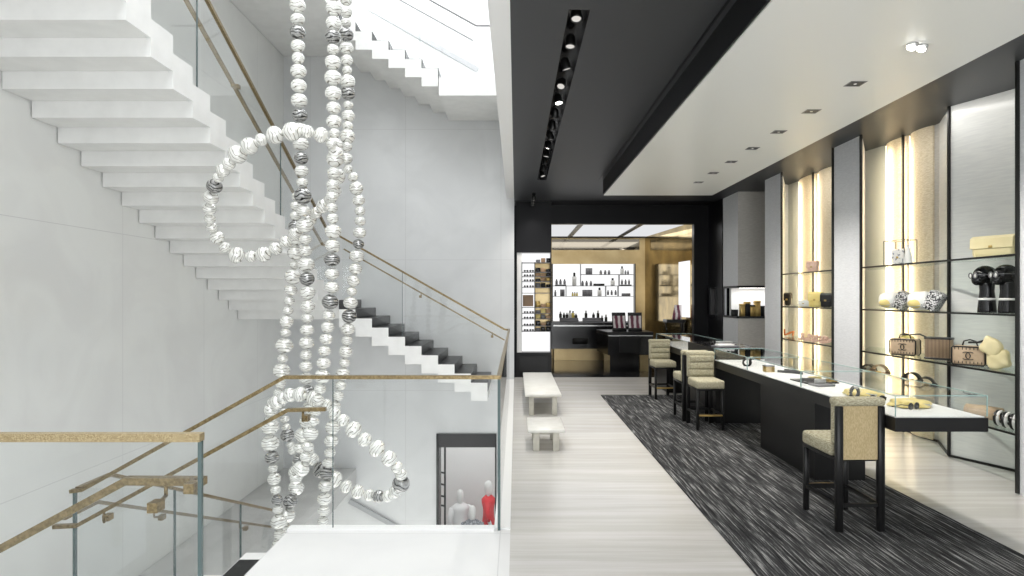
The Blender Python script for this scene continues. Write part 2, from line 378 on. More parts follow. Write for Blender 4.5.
for seg in ([(4.76,5.2),(4.72,5.85)],[(4.72,5.85),(4.49,6.41)],[(4.49,6.41),(4.80,7.03)],[(4.80,7.03),(4.80,7.98)],[(4.80,9.25),(4.8,10.5)]):
    bb.tube([(seg[0][0]-.012,seg[0][1],.012),(seg[1][0]-.012,seg[1][1],.012)], (.008,.012), sq=True)
S('baseboard_right', bb, M['black_metal'])
# niche unit at the end of the right wall
nb, nt_ = 1.27, 1.84
S('wall_niche', MB().box(4.15,5.2,11.6,12.43,0,nb).box(4.15,5.2,11.6,12.43,nt_,ZD).box(4.15,4.20,12.36,12.43,nb,nt_), [M['linen']])
S('wall_niche_front', MB().box(4.152,5.2,11.585,11.6,0,nb).box(4.152,5.2,11.585,11.6,nt_,ZD), M['linen_dark'])  # front face darker than the lit side, shade put into its linen
S('wall_niche_inside', MB().box(4.2,5.2,12.1,12.2,nb,nt_), M['white'])
nf = MB()
nf.box(4.13,5.2,11.57,11.6,nb-.02,nb+.02).box(4.13,5.2,11.57,11.6,nt_-.02,nt_+.02)
nf.box(4.13,4.15,11.57,12.36,nb-.02,nb+.02).box(4.13,4.15,11.57,12.36,nt_-.02,nt_+.02).box(4.13,4.15,12.34,12.36,nb,nt_)
nf.box(4.15,5.2,11.6,12.1,nb,nb+.01)
S('trim_7', nf, M['black_metal'])
ls = MB().box(4.22,5.0,11.7,11.74,nt_-.02,nt_-.003).build('led_strip', M['led_white'])
tag(ls, 'white light strip under the top of the wall niche', 'light strip')

# ------------------------------------------------------------------ stairs
R_ = .16
def flight_lateral(name, label, x_first, z_land, n, y0, y1, tread=.2875):
    """descends towards +X; riser i at x_first+tread*i, tread left of riser 0 is the landing"""
    t = thing(name, label, 'staircase', (x_first, y0, z_land))
    for i in range(n):
        zt = -R_*(i+1) if i < n-1 else None
        if zt is not None:
            MB().box(tread*i-.0, tread*(i+1), 0, y1-y0-.012, zt-2*R_, zt-.004).build('step', M['stair_white'], t)
            MB().box(tread*i, tread*(i+1)-.0, .004, y1-y0-.012, zt-.004, zt+.002).build('tread', M['stair_black'], t, label='black polished stone tread')
        MB().box(tread*i, tread*i+.006, -.002, y1-y0-.012, -R_*(i+1), -R_*i+.001).build('riser', M['stair_black'], t, label='black polished stone riser')
    return t
Y1 = 10.8
X1 = wx(339, Y1)
flight_lateral('stair_flight', 'white stair with glossy black risers climbing from shop floor to middle landing', X1, 1.6, 10, Y1, YB)
t = thing('stair_landing', 'white middle landing slab between the two flights by the back wall', 'landing', (XL, 10.3, 1.6))
MB().box(.01, X1-XL, 0, YB-10.31, -.32, 0).build('slab', M['stair_white'], t)
# second flight, rises towards the camera along the left wall
TR2 = .3375
t = thing('stair_flight', 'large white stepped stair rising along the left wall with folded underside', 'staircase', (XL, 10.3, 1.6))
for j in range(0, 23):
    zt = R_*(j+1)
    MB().box(0.012, X1-XL, -TR2*(j+1), -TR2*j, zt-2*R_, zt).build('step', M['stair_white'], t)
# upper flight
t = flight_lateral('stair_flight', 'upper white stair seen from below at the top of the stair hall', X1, 6.6, 7, Y1, YB)
t2 = thing('stair_landing', 'grey-white underside of the upper landing above the hanging beads', 'landing', (XL, 4.5, 6.6))
MB().box(0.012, X1-XL, 0, YB-4.51, -.16, 0).build('slab', M['stair_white'], t2)
t2 = thing('stair_landing', 'white floor edge at the foot of the upper stair', 'landing', (wx(438.8, Y1), Y1, 5.48))
MB().box(0, -.19-wx(438.8, Y1), 0, YB-Y1-.01, -.32, 0).build('slab', M['stair_white'], t2)
# down flight in the foreground
t = thing('stair_flight', 'short flight with black treads going down to the left behind the front glass', 'staircase', (-1.61, 2.6, 0))
for i in range(5):
    x1 = -.3*i; zt = -R_*(i+1)
    MB().box(x1-.3, x1, 0, 1.79, zt-.32, zt).build('step', M['stair_white'], t)
    MB().box(x1-.29, x1-.015, .1, 1.66, zt, zt+.006).build('tread', M['stair_black'], t, label='black stone tread inlay')
t = thing('stair_landing', 'low white landing at the left foot of the short flight', 'landing', (XL, 2.6, -.8))
MB().box(0.012, 1.52, 0, 1.79, -.32, 0).build('slab', M['stair_white'], t)
t = thing('stair_flight', 'lower flight going away along the left wall under the big stair', 'staircase', (XL, 4.39, -.8))
for i in range(6):
    MB().box(0.012, 1.52, TR2*i, TR2*(i+1), -R_*(i+1)-.32, -R_*(i+1)).build('step', M['stair_white'], t)
t = thing('stair_landing', 'lower landing, shade painted into its grey, at the back wall below shop level', 'landing', (XL, 6.415, -1.76))
MB().box(0.012, 1.45, 0, YB-6.43, -.32, 0).build('slab', M['shaded_stone'], t)

# ------------------------------------------------------------------ balustrades
def rail(path, w=.02, h=.017, mat='brass', parent=None, name='top_rail'):
    return MB().tube(path, (w, h), sq=True).build(name, M[mat], parent)
def pane(parent, outline, axis, c, th=.012):
    """outline in the plane; axis 'y' -> xz outline at y=c ; 'x' -> yz outline at x=c"""
    return MB().prism(outline, c-th/2, c+th/2, axis=axis).build('glass_pane', M['glass'], parent)
def edge(parent, a, b, mat='glass_edge', r=.006):
    return MB().tube([a, b], (r, r), sq=True).build('pane_edge', M[mat], parent)
def bracket(parent, p, q, mat='brass_dark'):
    """square boss on the glass at p, arm to the rail at q"""
    p, q = Vector(p), Vector(q); d = .021
    m = MB(); m.box(p.x-d, p.x+d, p.y-.03, p.y+.03, p.z-d, p.z+d)
    mid = Vector((q.x, q.y, p.z)); m.tube([p, mid], .009, 6); m.tube([mid, q], .009, 6)
    return m.build('rail_bracket', M[mat], parent)
# front left
b = thing('glass_balustrade', 'nearest glass balustrade with hammered brass cap at lower left', 'balustrade')
Yn = 2.585; xn = wx(200.5, Yn)
pane(b, [(-4.6,.0),(xn,.0),(xn,1.05),(-4.6,1.05)], 'y', Yn)
rail([(-4.62,Yn,1.066),(xn+.006,Yn,1.066)], .022, .0165, 'brass', b)
edge(b, (xn,Yn,0), (xn,Yn,1.05), 'glass_edge', .008)
Yh = 2.75
h = rail([(-3.3,Yh,wz(545,Yh)-(-3.3-wx(0,Yh))*-.545), (wx(0,Yh),Yh,wz(549,Yh)), (wx(127,Yh),Yh,wz(480.5,Yh)), (wx(205,Yh),Yh,wz(481,Yh))], .022, .017, 'brass_dark', b, 'handrail')
for px, pz in ((166, 504),):
    bracket(b, (wx(156,Yn+.03),Yn+.03,wz(506,Yn+.03)), (wx(px,Yh),Yh,wz(484,Yh)))
bracket(b, (wx(192,Yn+.03),Yn+.03,wz(487,Yn+.03)), (wx(192,Yh),Yh,wz(483,Yh)))
# cross balustrade at Y 4.39
Yc = 4.39
b = thing('glass_balustrade', 'glass balustrade with brass cap crossing the middle and sloping down left', 'balustrade')
x0, x1_, x2 = wx(75, Yc), wx(285, Yc), -.12
pane(b, [(x1_,0.0),(wx(333,Yc)-.004,0.0),(wx(333,Yc)-.004,1.07),(x1_,1.07)], 'y', Yc)
pane(b, [(wx(333,Yc)+.004,0.0),(x2,0.0),(x2,1.07),(wx(333,Yc)+.004,1.07)], 'y', Yc)
pane(b, [(x0,-.95),(x1_-.01,-.3),(x1_-.01,1.07),(x0,wz(491,Yc)-.02)], 'y', Yc)
rail([(x2+.01,Yc,1.083),(x1_,Yc,1.083),(wx(83,Yc),Yc,wz(489.5,Yc)),(wx(71,Yc),Yc,wz(491,Yc))], .02, .013, 'brass_dark', b)
edge(b, (x0,Yc,-.95), (x0,Yc,wz(492,Yc)), 'glass_edge', .010)
edge(b, (x2,Yc,.0), (x2,Yc,1.07), 'glass_edge', .010)
edge(b, (wx(333,Yc),Yc,.0), (wx(333,Yc),Yc,1.07), 'glass_edge', .003)
Yh2 = 4.26
rail([(wx(326,Yh2),Yh2,wz(409,Yh2)),(wx(288,Yh2),Yh2,wz(410,Yh2)),(wx(77,Yh2),Yh2,wz(525.5,Yh2)),(wx(54,Yh2),Yh2,wz(526.5,Yh2))], .018, .013, 'brass_dark', b, 'handrail')
bracket(b, (wx(306,Yc-.03),Yc-.03,wz(418,Yc-.03)), (wx(303,Yh2),Yh2,wz(411,Yh2)))
bracket(b, (wx(108,Yc-.03),Yc-.03,wz(517,Yc-.03)), (wx(104,Yh2),Yh2,wz(511,Yh2)))
# balustrade running away along the void
b = thing('glass_balustrade', 'glass balustrade along the void running away toward the black risers', 'balustrade')
for ya, yb in ((4.41, 6.52), (6.54, 8.65), (8.67, 10.78)):
    pane(b, [(ya,.012),(yb,.012),(yb,1.07),(ya,1.07)], 'x', -.12)
rail([(-.12,4.41,1.083),(-.12,Y1,1.083)], .016, .013, 'brass_dark', b)
# balustrade of flight one (front side)
b = thing('glass_balustrade', 'sloping glass balustrade with double brass rail beside the black risers', 'balustrade')
sl = R_/.2875
xa, xb = X1+.05, -.14
def zr(x): return 1.075+(xb-x)*sl
k = [(xb,.0),(xb,1.06)] + [(xa,zr(xa)-.015),(xa,1.62)] + [(X1+.2875*i+.0, 1.6-R_*i+.02-.0) for i in range(1, 10)]
pane(b, [(xb,0),(xb,1.06),(xa,zr(xa)-.015),(xa,1.6+.03),(X1+.2875*9,.17+.03)], 'y', Y1+.03)
rail([(xb,Y1+.03,1.075),(xb-.06,Y1+.03,1.085),(xa,Y1+.03,zr(xa)),(X1-.0,Y1+.03,zr(X1))], .022, .016, 'brass_dark', b)
rail([(xb-.06,Y1+.12,.89),(xa,Y1+.12,zr(xa)-.19)], .014, .012, 'brass_dark', b, 'handrail')
edge(b, (wx(402,Y1),Y1+.03,1.6-.9), (wx(402,Y1),Y1+.03,zr(wx(402,Y1))-.03), 'glass_edge', .004)
for px in (350, 420, 492):
    x = wx(px, Y1); bracket(b, (x, Y1+.06, zr(x)-.27), (x, Y1+.12, zr(x)-.2))
# wall handrail of flight one
b = thing('glass_balustrade', 'tall glass balustrade with twin rails beside the big white stair', 'balustrade')
sl2 = R_/TR2; xg = X1-.0
def zr2(y): return 1.6+(10.3-y)*sl2+1.12
ys = [10.3, 8.2, 6.05, 3.9]
for ya, yb in zip(ys[1:], ys[:-1]):
    pane(b, [(yb-.006,zr2(yb)-1.3),(yb-.006,zr2(yb)-.02),(ya+.006,zr2(ya)-.02),(ya+.006,zr2(ya)-1.3)], 'x', xg-.03)
    edge(b, (xg-.03,ya,zr2(ya)-1.05), (xg-.03,ya,zr2(ya)-.03), 'glass_edge', .006)
pane(b, [(10.3,1.35),(Y1-.03,1.35),(Y1-.03,zr2(10.3)-.03),(10.3,zr2(10.3)-.03)], 'x', xg-.03)
rail([(xg-.03,3.9,zr2(3.9)),(xg-.03,10.3,zr2(10.3)),(xg-.03,Y1+.03,zr(X1))], .018, .018, 'brass_dark', b)
rail([(xg-.13,3.9,zr2(3.9)-.2),(xg-.13,10.3,zr2(10.3)-.2),(xg-.13,Y1,zr2(10.3)-.22)], .018, .016, 'brass_dark', b, 'handrail')
for y in (9.3, 7.0, 5.0): bracket(b, (xg-.06,y,zr2(y)-.26), (xg-.13,y,zr2(y)-.2))
# lower balustrade going away under the big stair
b = thing('glass_balustrade', 'lower glass balustrade with brass rail descending behind the front post', 'balustrade')
xq = -3.11
def zr3(y): return .29 if y < 4.75 else .29-(y-4.75)*.43
for ya, yb in ((4.42,5.65),(5.67,7.0),(7.02,8.3)):
    pane(b, [(ya,zr3(ya)-1.3),(yb,zr3(yb)-1.3),(yb,zr3(yb)),(ya,zr3(ya))], 'x', xq)
    edge(b, (xq,yb,zr3(yb)-1.2), (xq,yb,zr3(yb)), 'glass_edge', .008)
rail([(xq,4.4,.29),(xq,4.75,.29),(xq,8.3,zr3(8.3))], .018, .013, 'brass_dark', b)
rail([(xq-.1,4.4,.08),(xq-.1,4.75,.08),(xq-.1,8.3,zr3(8.3)-.2)], .016, .013, 'brass_dark', b, 'handrail')
for y in (5.5, 7.2): bracket(b, (xq-.03,y,zr3(y)-.27), (xq-.1,y,zr3(y)-.21))
# upper balustrade
b = thing('glass_balustrade', 'upper glass balustrade with thin steel rails above the upper stair', 'balustrade')
xu = wx(438.8, Y1); xr0 = wx(476, Y1)
zt0 = wz(25, Y1)
pane(b, [(wx(420,Y1)+.005,5.55),(xu,5.3),(-.2,5.3),(-.2,zt0),(xr0,zt0),(wx(420,Y1)+.005,zt0+(xr0-wx(420,Y1))*.556)], 'y', Y1+.03)
pane(b, [(X1+.01,6.4),(wx(419,Y1),5.6),(wx(419,Y1),zt0+(xr0-wx(419,Y1))*.556),(X1+.01,zt0+(xr0-X1)*.556)], 'y', Y1+.03)
rail([(-.2,Y1+.03,zt0),(xr0,Y1+.03,zt0),(X1,Y1+.03,zt0+(xr0-X1)*.556)], .012, .012, 'dark_steel', b)
rail([(wx(473,Y1),Y1+.12,wz(38,Y1)),(X1,Y1+.12,wz(38,Y1)+(wx(473,Y1)-X1)*.556)], .012, .012, 'dark_steel', b, 'handrail')
edge(b, (wx(419.5,Y1),Y1+.03,6.0), (wx(419.5,Y1),Y1+.03,zt0+1.0), 'case_edge', .003)
# recessed handrail grooves in back wall
g = MB().tube([(wx(366,YB),YB-.012,wz(6,YB)),(wx(478,YB),YB-.012,wz(70,YB))], (.012,.05), sq=True).build('wall_handrail', M['groove'])
tag(g, 'broad grey handrail sloping down the bright upper back wall', 'handrail')
g = MB().tube([(wx(350,YB),YB-.05,wz(500,YB)),(wx(404,YB),YB-.05,wz(530,YB))], (.02,.045), sq=True).build('wall_handrail', M['groove'])
tag(g, 'short dark handrail on the lower back wall under the bead loop', 'handrail')

# ------------------------------------------------------------------ hanging beads
def catmull(pts, n=14):
    out = []
    P = [pts[0]]+list(pts)+[pts[-1]]
    for i in range(1, len(P)-2):
        for k in range(n):
            t = k/n; p0, p1, p2, p3 = P[i-1], P[i], P[i+1], P[i+2]
            out.append(tuple(.5*((2*p1[a])+(-p0[a]+p2[a])*t+(2*p0[a]-5*p1[a]+4*p2[a]-p3[a])*t*t+(-p0[a]+3*p1[a]-3*p2[a]+p3[a])*t**3) for a in range(3)))
    out.append(tuple(pts[-1])); return [Vector(p) for p in out]
def unit_bead(mat):
    m = MB(); bmesh.ops.create_uvsphere(m.bm, u_segments=24, v_segments=16, radius=1)
    for f in m.bm.faces: f.smooth = True
    me = bpy.data.meshes.new('bead'); m.bm.to_mesh(me); m.bm.free(); me.materials.append(mat); return me
BW, BS = unit_bead(M['bead']), unit_bead(M['bead_silver'])
rnd = random.Random(11)
def strand(label, pts, sizes=(.072,.062,.085,.055), darks=(), cord_top=None):
    """pts: (px, py, depth)"""
    w3 = [(wx(x, d), d, wz(y, d)) for x, y, d in pts]
    cv = catmull(w3)
    root = thing('bead_strand', label, 'sculpture', tuple(cv[0]), 0, 'hanging strands of oversized beads')
    base = Vector(cv[0])
    L = [0]
    for a, b_ in zip(cv, cv[1:]): L.append(L[-1]+(b_-a).length)
    def at(s):
        s = max(0, min(L[-1], s))
        for i in range(len(L)-1):
            if L[i+1] >= s:
                t = (s-L[i])/max(1e-9, L[i+1]-L[i]); return cv[i].lerp(cv[i+1], t)
        return cv[-1]
    cpts = [p-base for p in cv[::5]]+[cv[-1]-base]
    if cord_top: cpts = [Vector((0, 0, cord_top-base.z))]+cpts
    MB().tube(cpts, .006, 5).build('cord', M['steel'], root)
    s = 0; i = 0; dk = set(darks)
    while s < L[-1]:
        r = rnd.choice(sizes)*rnd.uniform(.93, 1.07)
        s += r*.93
        p = at(s); q = at(s+.03)
        d = q-at(s-.03)
        yy = VY+(H-p.z)*F/p.y; xx = VX+p.x*F/p.y
        dark = any(abs(xx-a)+abs(yy-c) < 5 for a, c in dk)
        if dark:
            dk = {(a, c) for a, c in dk if abs(xx-a)+abs(yy-c) >= 5}; r = max(r, .078)
        elif rnd.random() < .03: dark = True
        o = bpy.data.objects.new('bead', BS if dark else BW); C.objects.link(o); o.parent = root
        o.location = p-base
        o.rotation_mode = 'QUATERNION'; o.rotation_quaternion = d.to_track_quat('Z', 'Y') @ Matrix.Rotation(rnd.uniform(0, 6.28), 4, 'Z').to_quaternion()
        o.scale = (r, r, r*rnd.uniform(.84, .98))
        s += r*.93; i += 1
    return root
D = 6.4
strand('white bead strand hanging straight at left down into the large upper loop', [(298,-40,6.3),(297.5,10,6.3),(298,50,6.3),(299,95,6.3),(300.5,131,6.3),(301.5,165,6.3),(303,200,6.3),(305,230,6.35),(306,258,6.4),(307,280,6.4),(308,303,6.4),(307,334,6.4),(306,362,6.4),(307,390,6.4),(311,412,6.4),(306,425,6.4),(301,441,6.4),(299,456,6.4),(296,477,6.4),(295,490,6.4)],
       sizes=(.078,.07,.082,.062), darks=((297,31),(300,114),(301,165),(307,280),(308,335)), cord_top=9.5)
strand('white bead strand hanging straight, middle one of the top three', [(333,-40,6.2),(334,0,6.2),(333,40,6.2),(333,80,6.2),(334,120,6.2),(335,150,6.15),(334.5,166,6.1),(333,182,6.1),(332,205,6.1),(333,230,6.1),(332,262,6.1),(332,286,6.1),(330,303,6.1),(327,334,6.1),(325,347,6.1),(323,370,6.1),(320,390,6.1),(314,418,6.1),(309,440,6.1),(304,462,6.1),(296,478,6.1)],
       sizes=(.075,.064,.08,.058), darks=((334,39),(334,166),(332,262),(330,303)), cord_top=9.5)
strand('white bead strand hanging straight, right one of the top three', [(347,-40,6.6),(346,10,6.6),(346.5,50,6.6),(348,92,6.6),(348,120,6.6),(347,145,6.5),(346,164,6.5),(353,177,6.5),(357,192,6.5),(360,212,6.5),(359.5,234,6.5),(357,255,6.5),(355,272,6.5),(352,290,6.5),(349,318,6.5),(347,340,6.5),(344,366,6.5),(340,388,6.5),(335,408,6.5),(332,434,6.5),(329,460,6.5),(326,476,6.5),(324,506,6.5),(322,545,6.5)],
       sizes=(.068,.058,.075,.055), darks=((347,32),(348,92),(346,164),(349,318),(326,476)), cord_top=9.5)
strand('ring of white beads forming the big upper loop at left', [(338,160,6.15),(330,141,6.0),(315,133,5.95),(302,131.5,5.9),(290,132,5.9),(268,137,5.9),(254.5,143.5,5.9),(241.5,151,5.95),(231,161.5,6.0),(221,173,6.1),(214.5,186,6.2),(210,203,6.3),(210,219,6.4),(213.5,231,6.5),(221,243,6.55),(233,254,6.6),(251,256.5,6.65),(266,253.5,6.65),(280,246,6.65),(293,236,6.65),(306,224,6.6),(318,211,6.5),(329,201,6.4),(335,188,6.3),(337,170,6.25)],
       sizes=(.074,.066,.088,.058), darks=((216,184),))
strand('white bead strand zigzagging down at far left behind the brass cap', [(297,192,6.7),(295.5,215,6.7),(296,240,6.7),(294,268,6.7),(290,296,6.7),(287,318,6.7),(285,340,6.7),(282.6,360,6.7),(281,378,6.7),(279,392,6.7),(272,408,6.7),(270,436,6.7),(272,456,6.7),(274,478,6.7),(277,500,6.7),(279,527,6.7),(280,545,6.7)],
       sizes=(.07,.058,.09,.055), darks=((295,230),(290,296),(272,432),(272,456)))
strand('ring of white beads forming the wide lower loop at right', [(272,425,6.5),(270,411,6.45),(277,402,6.4),(286,396.5,6.3),(297,394,6.2),(310,397,6.2),(322,402,6.2),(333,411,6.2),(347,423.5,6.2),(364,439,6.2),(379,450,6.2),(392,461.5,6.2),(401,474,6.3),(400,486,6.4),(388,496,6.5),(369,495,6.6),(351,489,6.6),(337,481,6.6),(326,474,6.6),(315,462,6.6),(307,452,6.6)],
       sizes=(.076,.066,.086,.06), darks=((350,424),(392,462),(401,486)))
strand('short thick bead strand trailing from the lower loop to the stair edge', [(300,455,6.9),(298,474,6.9),(296,488,6.85),(290,502,6.8),(287,515,6.8),(283,530,6.8),(279,548,6.8)],
       sizes=(.088,.075,.09), darks=((289,504),))
strand('small inner bead strand hanging inside the lower loop', [(280,399,6.9),(285,420,6.9),(288,438,6.9),(293,450,6.9)], sizes=(.05,.045,.055), darks=((288,438),))

# ------------------------------------------------------------------ benches, rug
def bench(label, x0, x1, y0, y1, zt, group):
    t = thing('bench', label, 'bench', ((x0+x1)/2, (y0+y1)/2, 0), 0, group)
    hw, hl = (x1-x0)/2, (y1-y0)/2
    MB().rbox(-hw, hw, -hl, hl, zt-.035, zt, .004, 1).build('bench_top', M['bench'], t)
    for sx in (-1, 1):
        for sy in (-1, 1):
            cx = sx*(hw-.09); cy = sy*(hl-.07)
            MB().rbox(cx-.033, cx+.033, cy-.035, cy+.035, 0, zt-.035, .003, 1).build('leg', M['bench_leg'], t)
    MB().box(-hw+.09, hw-.09, -hl+.10, hl-.1, zt-.07, zt-.035).build('apron', M['bench_leg'], t)
bench('small low cream stone bench in front, nearer of the two', .128, .52, 6.6, 7.29, .235, 'stone benches')
bench('long cream stone bench behind the small one', .125, .63, 8.6, 11.1, .30, 'stone benches')
rg = MB().box(1.42, 3.22, -1.5, 10.37, 0.001, .014).build('rug', M['rug'])
tag(rg, 'charcoal streaked woven rug running under the stools', 'rug')

# ------------------------------------------------------------------ counter
XC0, XC1 = 2.57, 3.20
ct = thing('display_counter', 'long black display counter with white deck under glass cases', 'counter', (XC0, 4.2, 0))
def cy(y): return y-4.2
W_ = XC1-XC0
MB().box(0, W_, 0, cy(11.4), .737, .83).build('counter_slab', M['black_satin'], ct)
MB().box(.012, W_-.012, .02, cy(8.05), .83, .836).box(.012, W_-.012, cy(9.26), cy(11.38), .83, .836).build('deck', M['deck'], ct, label='white display surface')
MB().box(.10, W_-.08, cy(5.54), cy(6.77), .014, .737).build('plinth', M['black_satin'], ct)
MB().box(.02, W_-.02, cy(8.05), cy(9.3), .014, .737).build('plinth', M['black_satin'], ct)
MB().box(.02, W_-.02, cy(10.6), cy(11.38), .014, .737).build('plinth', M['black_satin'], ct)
MB().box(0, W_, cy(8.05), cy(9.26), .83, .98).build('drawer_box', M['black_satin'], ct)
MB().box(0, W_, cy(8.05), cy(9.26), .98, .986).build('box_top', M['black'], ct, label='glossy black glass top')
def case(y0, y1):
    g = MB(); a, b_ = cy(y0)+.006, cy(y1)-.004
    t_ = .006
    g.box(0.004, W_-.004, a, b_, .974, .980)
    g.box(.004, .004+t_, a, b_, .836, .974).box(W_-.004-t_, W_-.004, a, b_, .836, .974)
    o = g.build('glass_case', M['glass'], ct)
    e = MB(); r = .0028
    x0, x1 = .004, W_-.004
    for p, q in (((x0,a,.98),(x1,a,.98)),((x0,b_,.98),(x1,b_,.98)),((x0,a,.98),(x0,b_,.98)),((x1,a,.98),(x1,b_,.98)),((x0,a,.84),(x0,a,.98)),((x1,a,.84),(x1,a,.98)),((x0,b_,.84),(x0,b_,.98))):
        e.tube([p, q], (r, r), sq=True)
    e.build('case_edge', M['case_edge'], o)
MB().box(.004, W_-.004, .006, .012, .836, .974).build('end_pane', M['glass'], ct)
case(4.2, 5.6); case(5.6, 6.9); case(6.9, 8.05); case(9.26, 11.38)

def scarf(name, label, loc, rz, sx, sy, h, mat, cat='bag'):
    """soft crumpled folded leather pouch"""
    m = MB(); rr = random.Random(len(label)); bmesh.ops.create_icosphere(m.bm, subdivisions=5, radius=1)
    ph = [rr.uniform(0, 6) for _ in range(6)]
    for v in m.bm.verts:
        p = v.co; k = (abs(p.x)**3.2+abs(p.y)**3.2+abs(p.z)**3.2)**(-1/3.2)
        q = p*k
        c = 1+.07*math.sin(5*q.x+3*q.z+ph[0])+.06*math.sin(7*q.y-4*q.x+ph[1])+.035*abs(math.sin(9*q.x+6*q.y+5*q.z+ph[2]))+.02*math.sin(17*q.z+11*q.x+ph[3])
        lean = .10*sx*q.z*math.sin(ph[4]) if h > .1 else 0
        taper = 1-.16*q.z
        v.co = Vector((q.x*sx/2*c*taper+lean, q.y*sy/2*c*taper, max(0, (q.z*c+1)*h/2*.95)))
    for f in m.bm.faces: f.smooth = True
    t = thing(name, label, cat, loc, rz)
    m.build('body', mat, t)
    MB().tube([(-sx*.2,-sy*.1,h*.95),(0,-sy*.45,h*.6),(sx*.25,-sy*.5,.02),(sx*.42,-sy*.2,.04)], .006, 6).build('chain', M['steel'], t)
    return t
def watch_item(label, loc, rz):
    t = thing('bracelet', label, 'jewellery', loc, rz)
    pts = [(.05*math.cos(a), 0, .045+.045*math.sin(a)) for a in [k*2*PI/18 for k in range(18)]]
    MB().tube(pts, .014, 8, closed=True).build('band', M['black_leather'], t)
    MB().ball((0,-.01,.09), .026, 1, .8, .6).build('ornament', M['steel'], t)
    return t
def sunglasses(label, loc, rz, group=None, s=1., lens='black', frame='black_metal'):
    t = thing('sunglasses', label, 'sunglasses', loc, rz, group)
    for sx in (-1, 1):
        MB().lathe([(.001,0),(.026*s,0),(.026*s,.004*s),(.001,.004*s)], seg=14).xf(Matrix.Translation((sx*.032*s,0,.028*s)) @ Matrix.Rotation(PI/2,4,'X')).build('lens', M[lens], t)
        MB().tube([(sx*.058*s,0,.035*s),(sx*.064*s,.05*s,.034*s),(sx*.062*s,.12*s,.01*s)], .003*s, 5).build('temple', M[frame], t)
    MB().tube([(-.010*s,0,.034*s),(0,-.003*s,.038*s),(.010*s,0,.034*s)], .003*s, 5).build('bridge', M[frame], t)
    return t
ZK = .837
scarf('folded_pouch', 'yellow crumpled leather pouch at the near end of the glass case', (2.93, 4.62, ZK), .3, .27, .22, .055, M['yellow'])
scarf('folded_pouch', 'yellow crumpled leather pouch second from near end of case', (2.86, 5.12, ZK), -.2, .26, .22, .05, M['yellow'])
watch_item('black and silver bangle beside the second yellow pouch', (2.72, 4.98, ZK), .5)
sunglasses('grey sunglasses lying on the nearest yellow pouch front', (2.86, 4.46, ZK), .4)
sunglasses('dark sunglasses by the silver bangle in the glass case', (2.80, 4.80, ZK), -.4)
def tray(label, loc, rz, col='smoke', w=.30, d=.2):
    t = thing('display_tray', label, 'tray', loc, rz)
    MB().rbox(-w/2, w/2, -d/2, d/2, 0, .012, .003, 1).build('tray_base', M[col], t)
    return t
tray('dark tray with wallets in the middle of the glass case', (2.86, 5.95, ZK), .1, 'black_satin', .32, .3)
for i, (x, y, m, nm) in enumerate(((2.78,5.9,'black_leather','black'),(2.9,6.02,'yellow','yellow'),(2.97,5.86,'gold_box','gold'))):
    t = thing('wallet', '%s flap wallet lying on the dark case tray' % nm, 'wallet', (x, y, ZK+.0125), .3*i-.3)
    MB().rbox(-.055,.055,-.035,.035,0,.026,.006,2).build('body', M[m], t)
    MB().rbox(-.056,.056,-.037,.005,.026,.031,.002,1).build('flap', M[m], t)
    MB().ball((0,-.03,.031), .006).build('clasp', M['steel'], t)
tt = thing('jewellery_stand', 'grey square jewellery block left of the wallets tray', 'display stand', (2.80, 5.68, ZK), .2)
MB().rbox(-.09,.09,-.07,.07,0,.018,.003,1).build('base', M['smoke'], tt); MB().rbox(-.05,.05,.0,.04,.018,.06,.004,1).build('block', M['steel'], tt)
tt = thing('gift_box', 'small beige box in the case beyond the wallets', 'box', (2.75, 6.75, ZK), .1)
MB().rbox(-.05,.05,-.04,.04,0,.06,.004,1).build('body', M['gold_box'], tt); MB().rbox(-.052,.052,-.042,.042,.06,.07,.002,1).build('lid', M['smoke'], tt)
be = MB().tube([(2.83,6.7,.85),(2.92,6.62,.85),(3.0,6.5,.85),(3.05,6.62,.85),(2.95,6.8,.85)], (.012,.012), sq=True).build('belt', M['black_leather'])
tag(be, 'black leather belt laid beside the small beige case box', 'belt')
watch_item('black rounded bangle far down the glass case', (2.72, 7.3, ZK), .2)
watch_item('dark cuff next to the far bangle in the case', (2.80, 7.42, ZK), 1.2)
for i, (x, y, lb) in enumerate(((2.8,8.3,'grey flat tray on the black counter box, nearer'),(2.95,8.8,'grey flat tray on the black counter box, farther'))):
    t = tray(lb, (x, y, .987), .1, 'smoke', .3, .22)
    MB().rbox(-.12,.1,-.07,.06,.012,.035,.004,1).build('cover', M['pearl_white'] if i == 0 else M['steel'], t)
sunglasses('black sunglasses on the black counter box top', (2.72, 8.55, .987), .8, s=1.2)

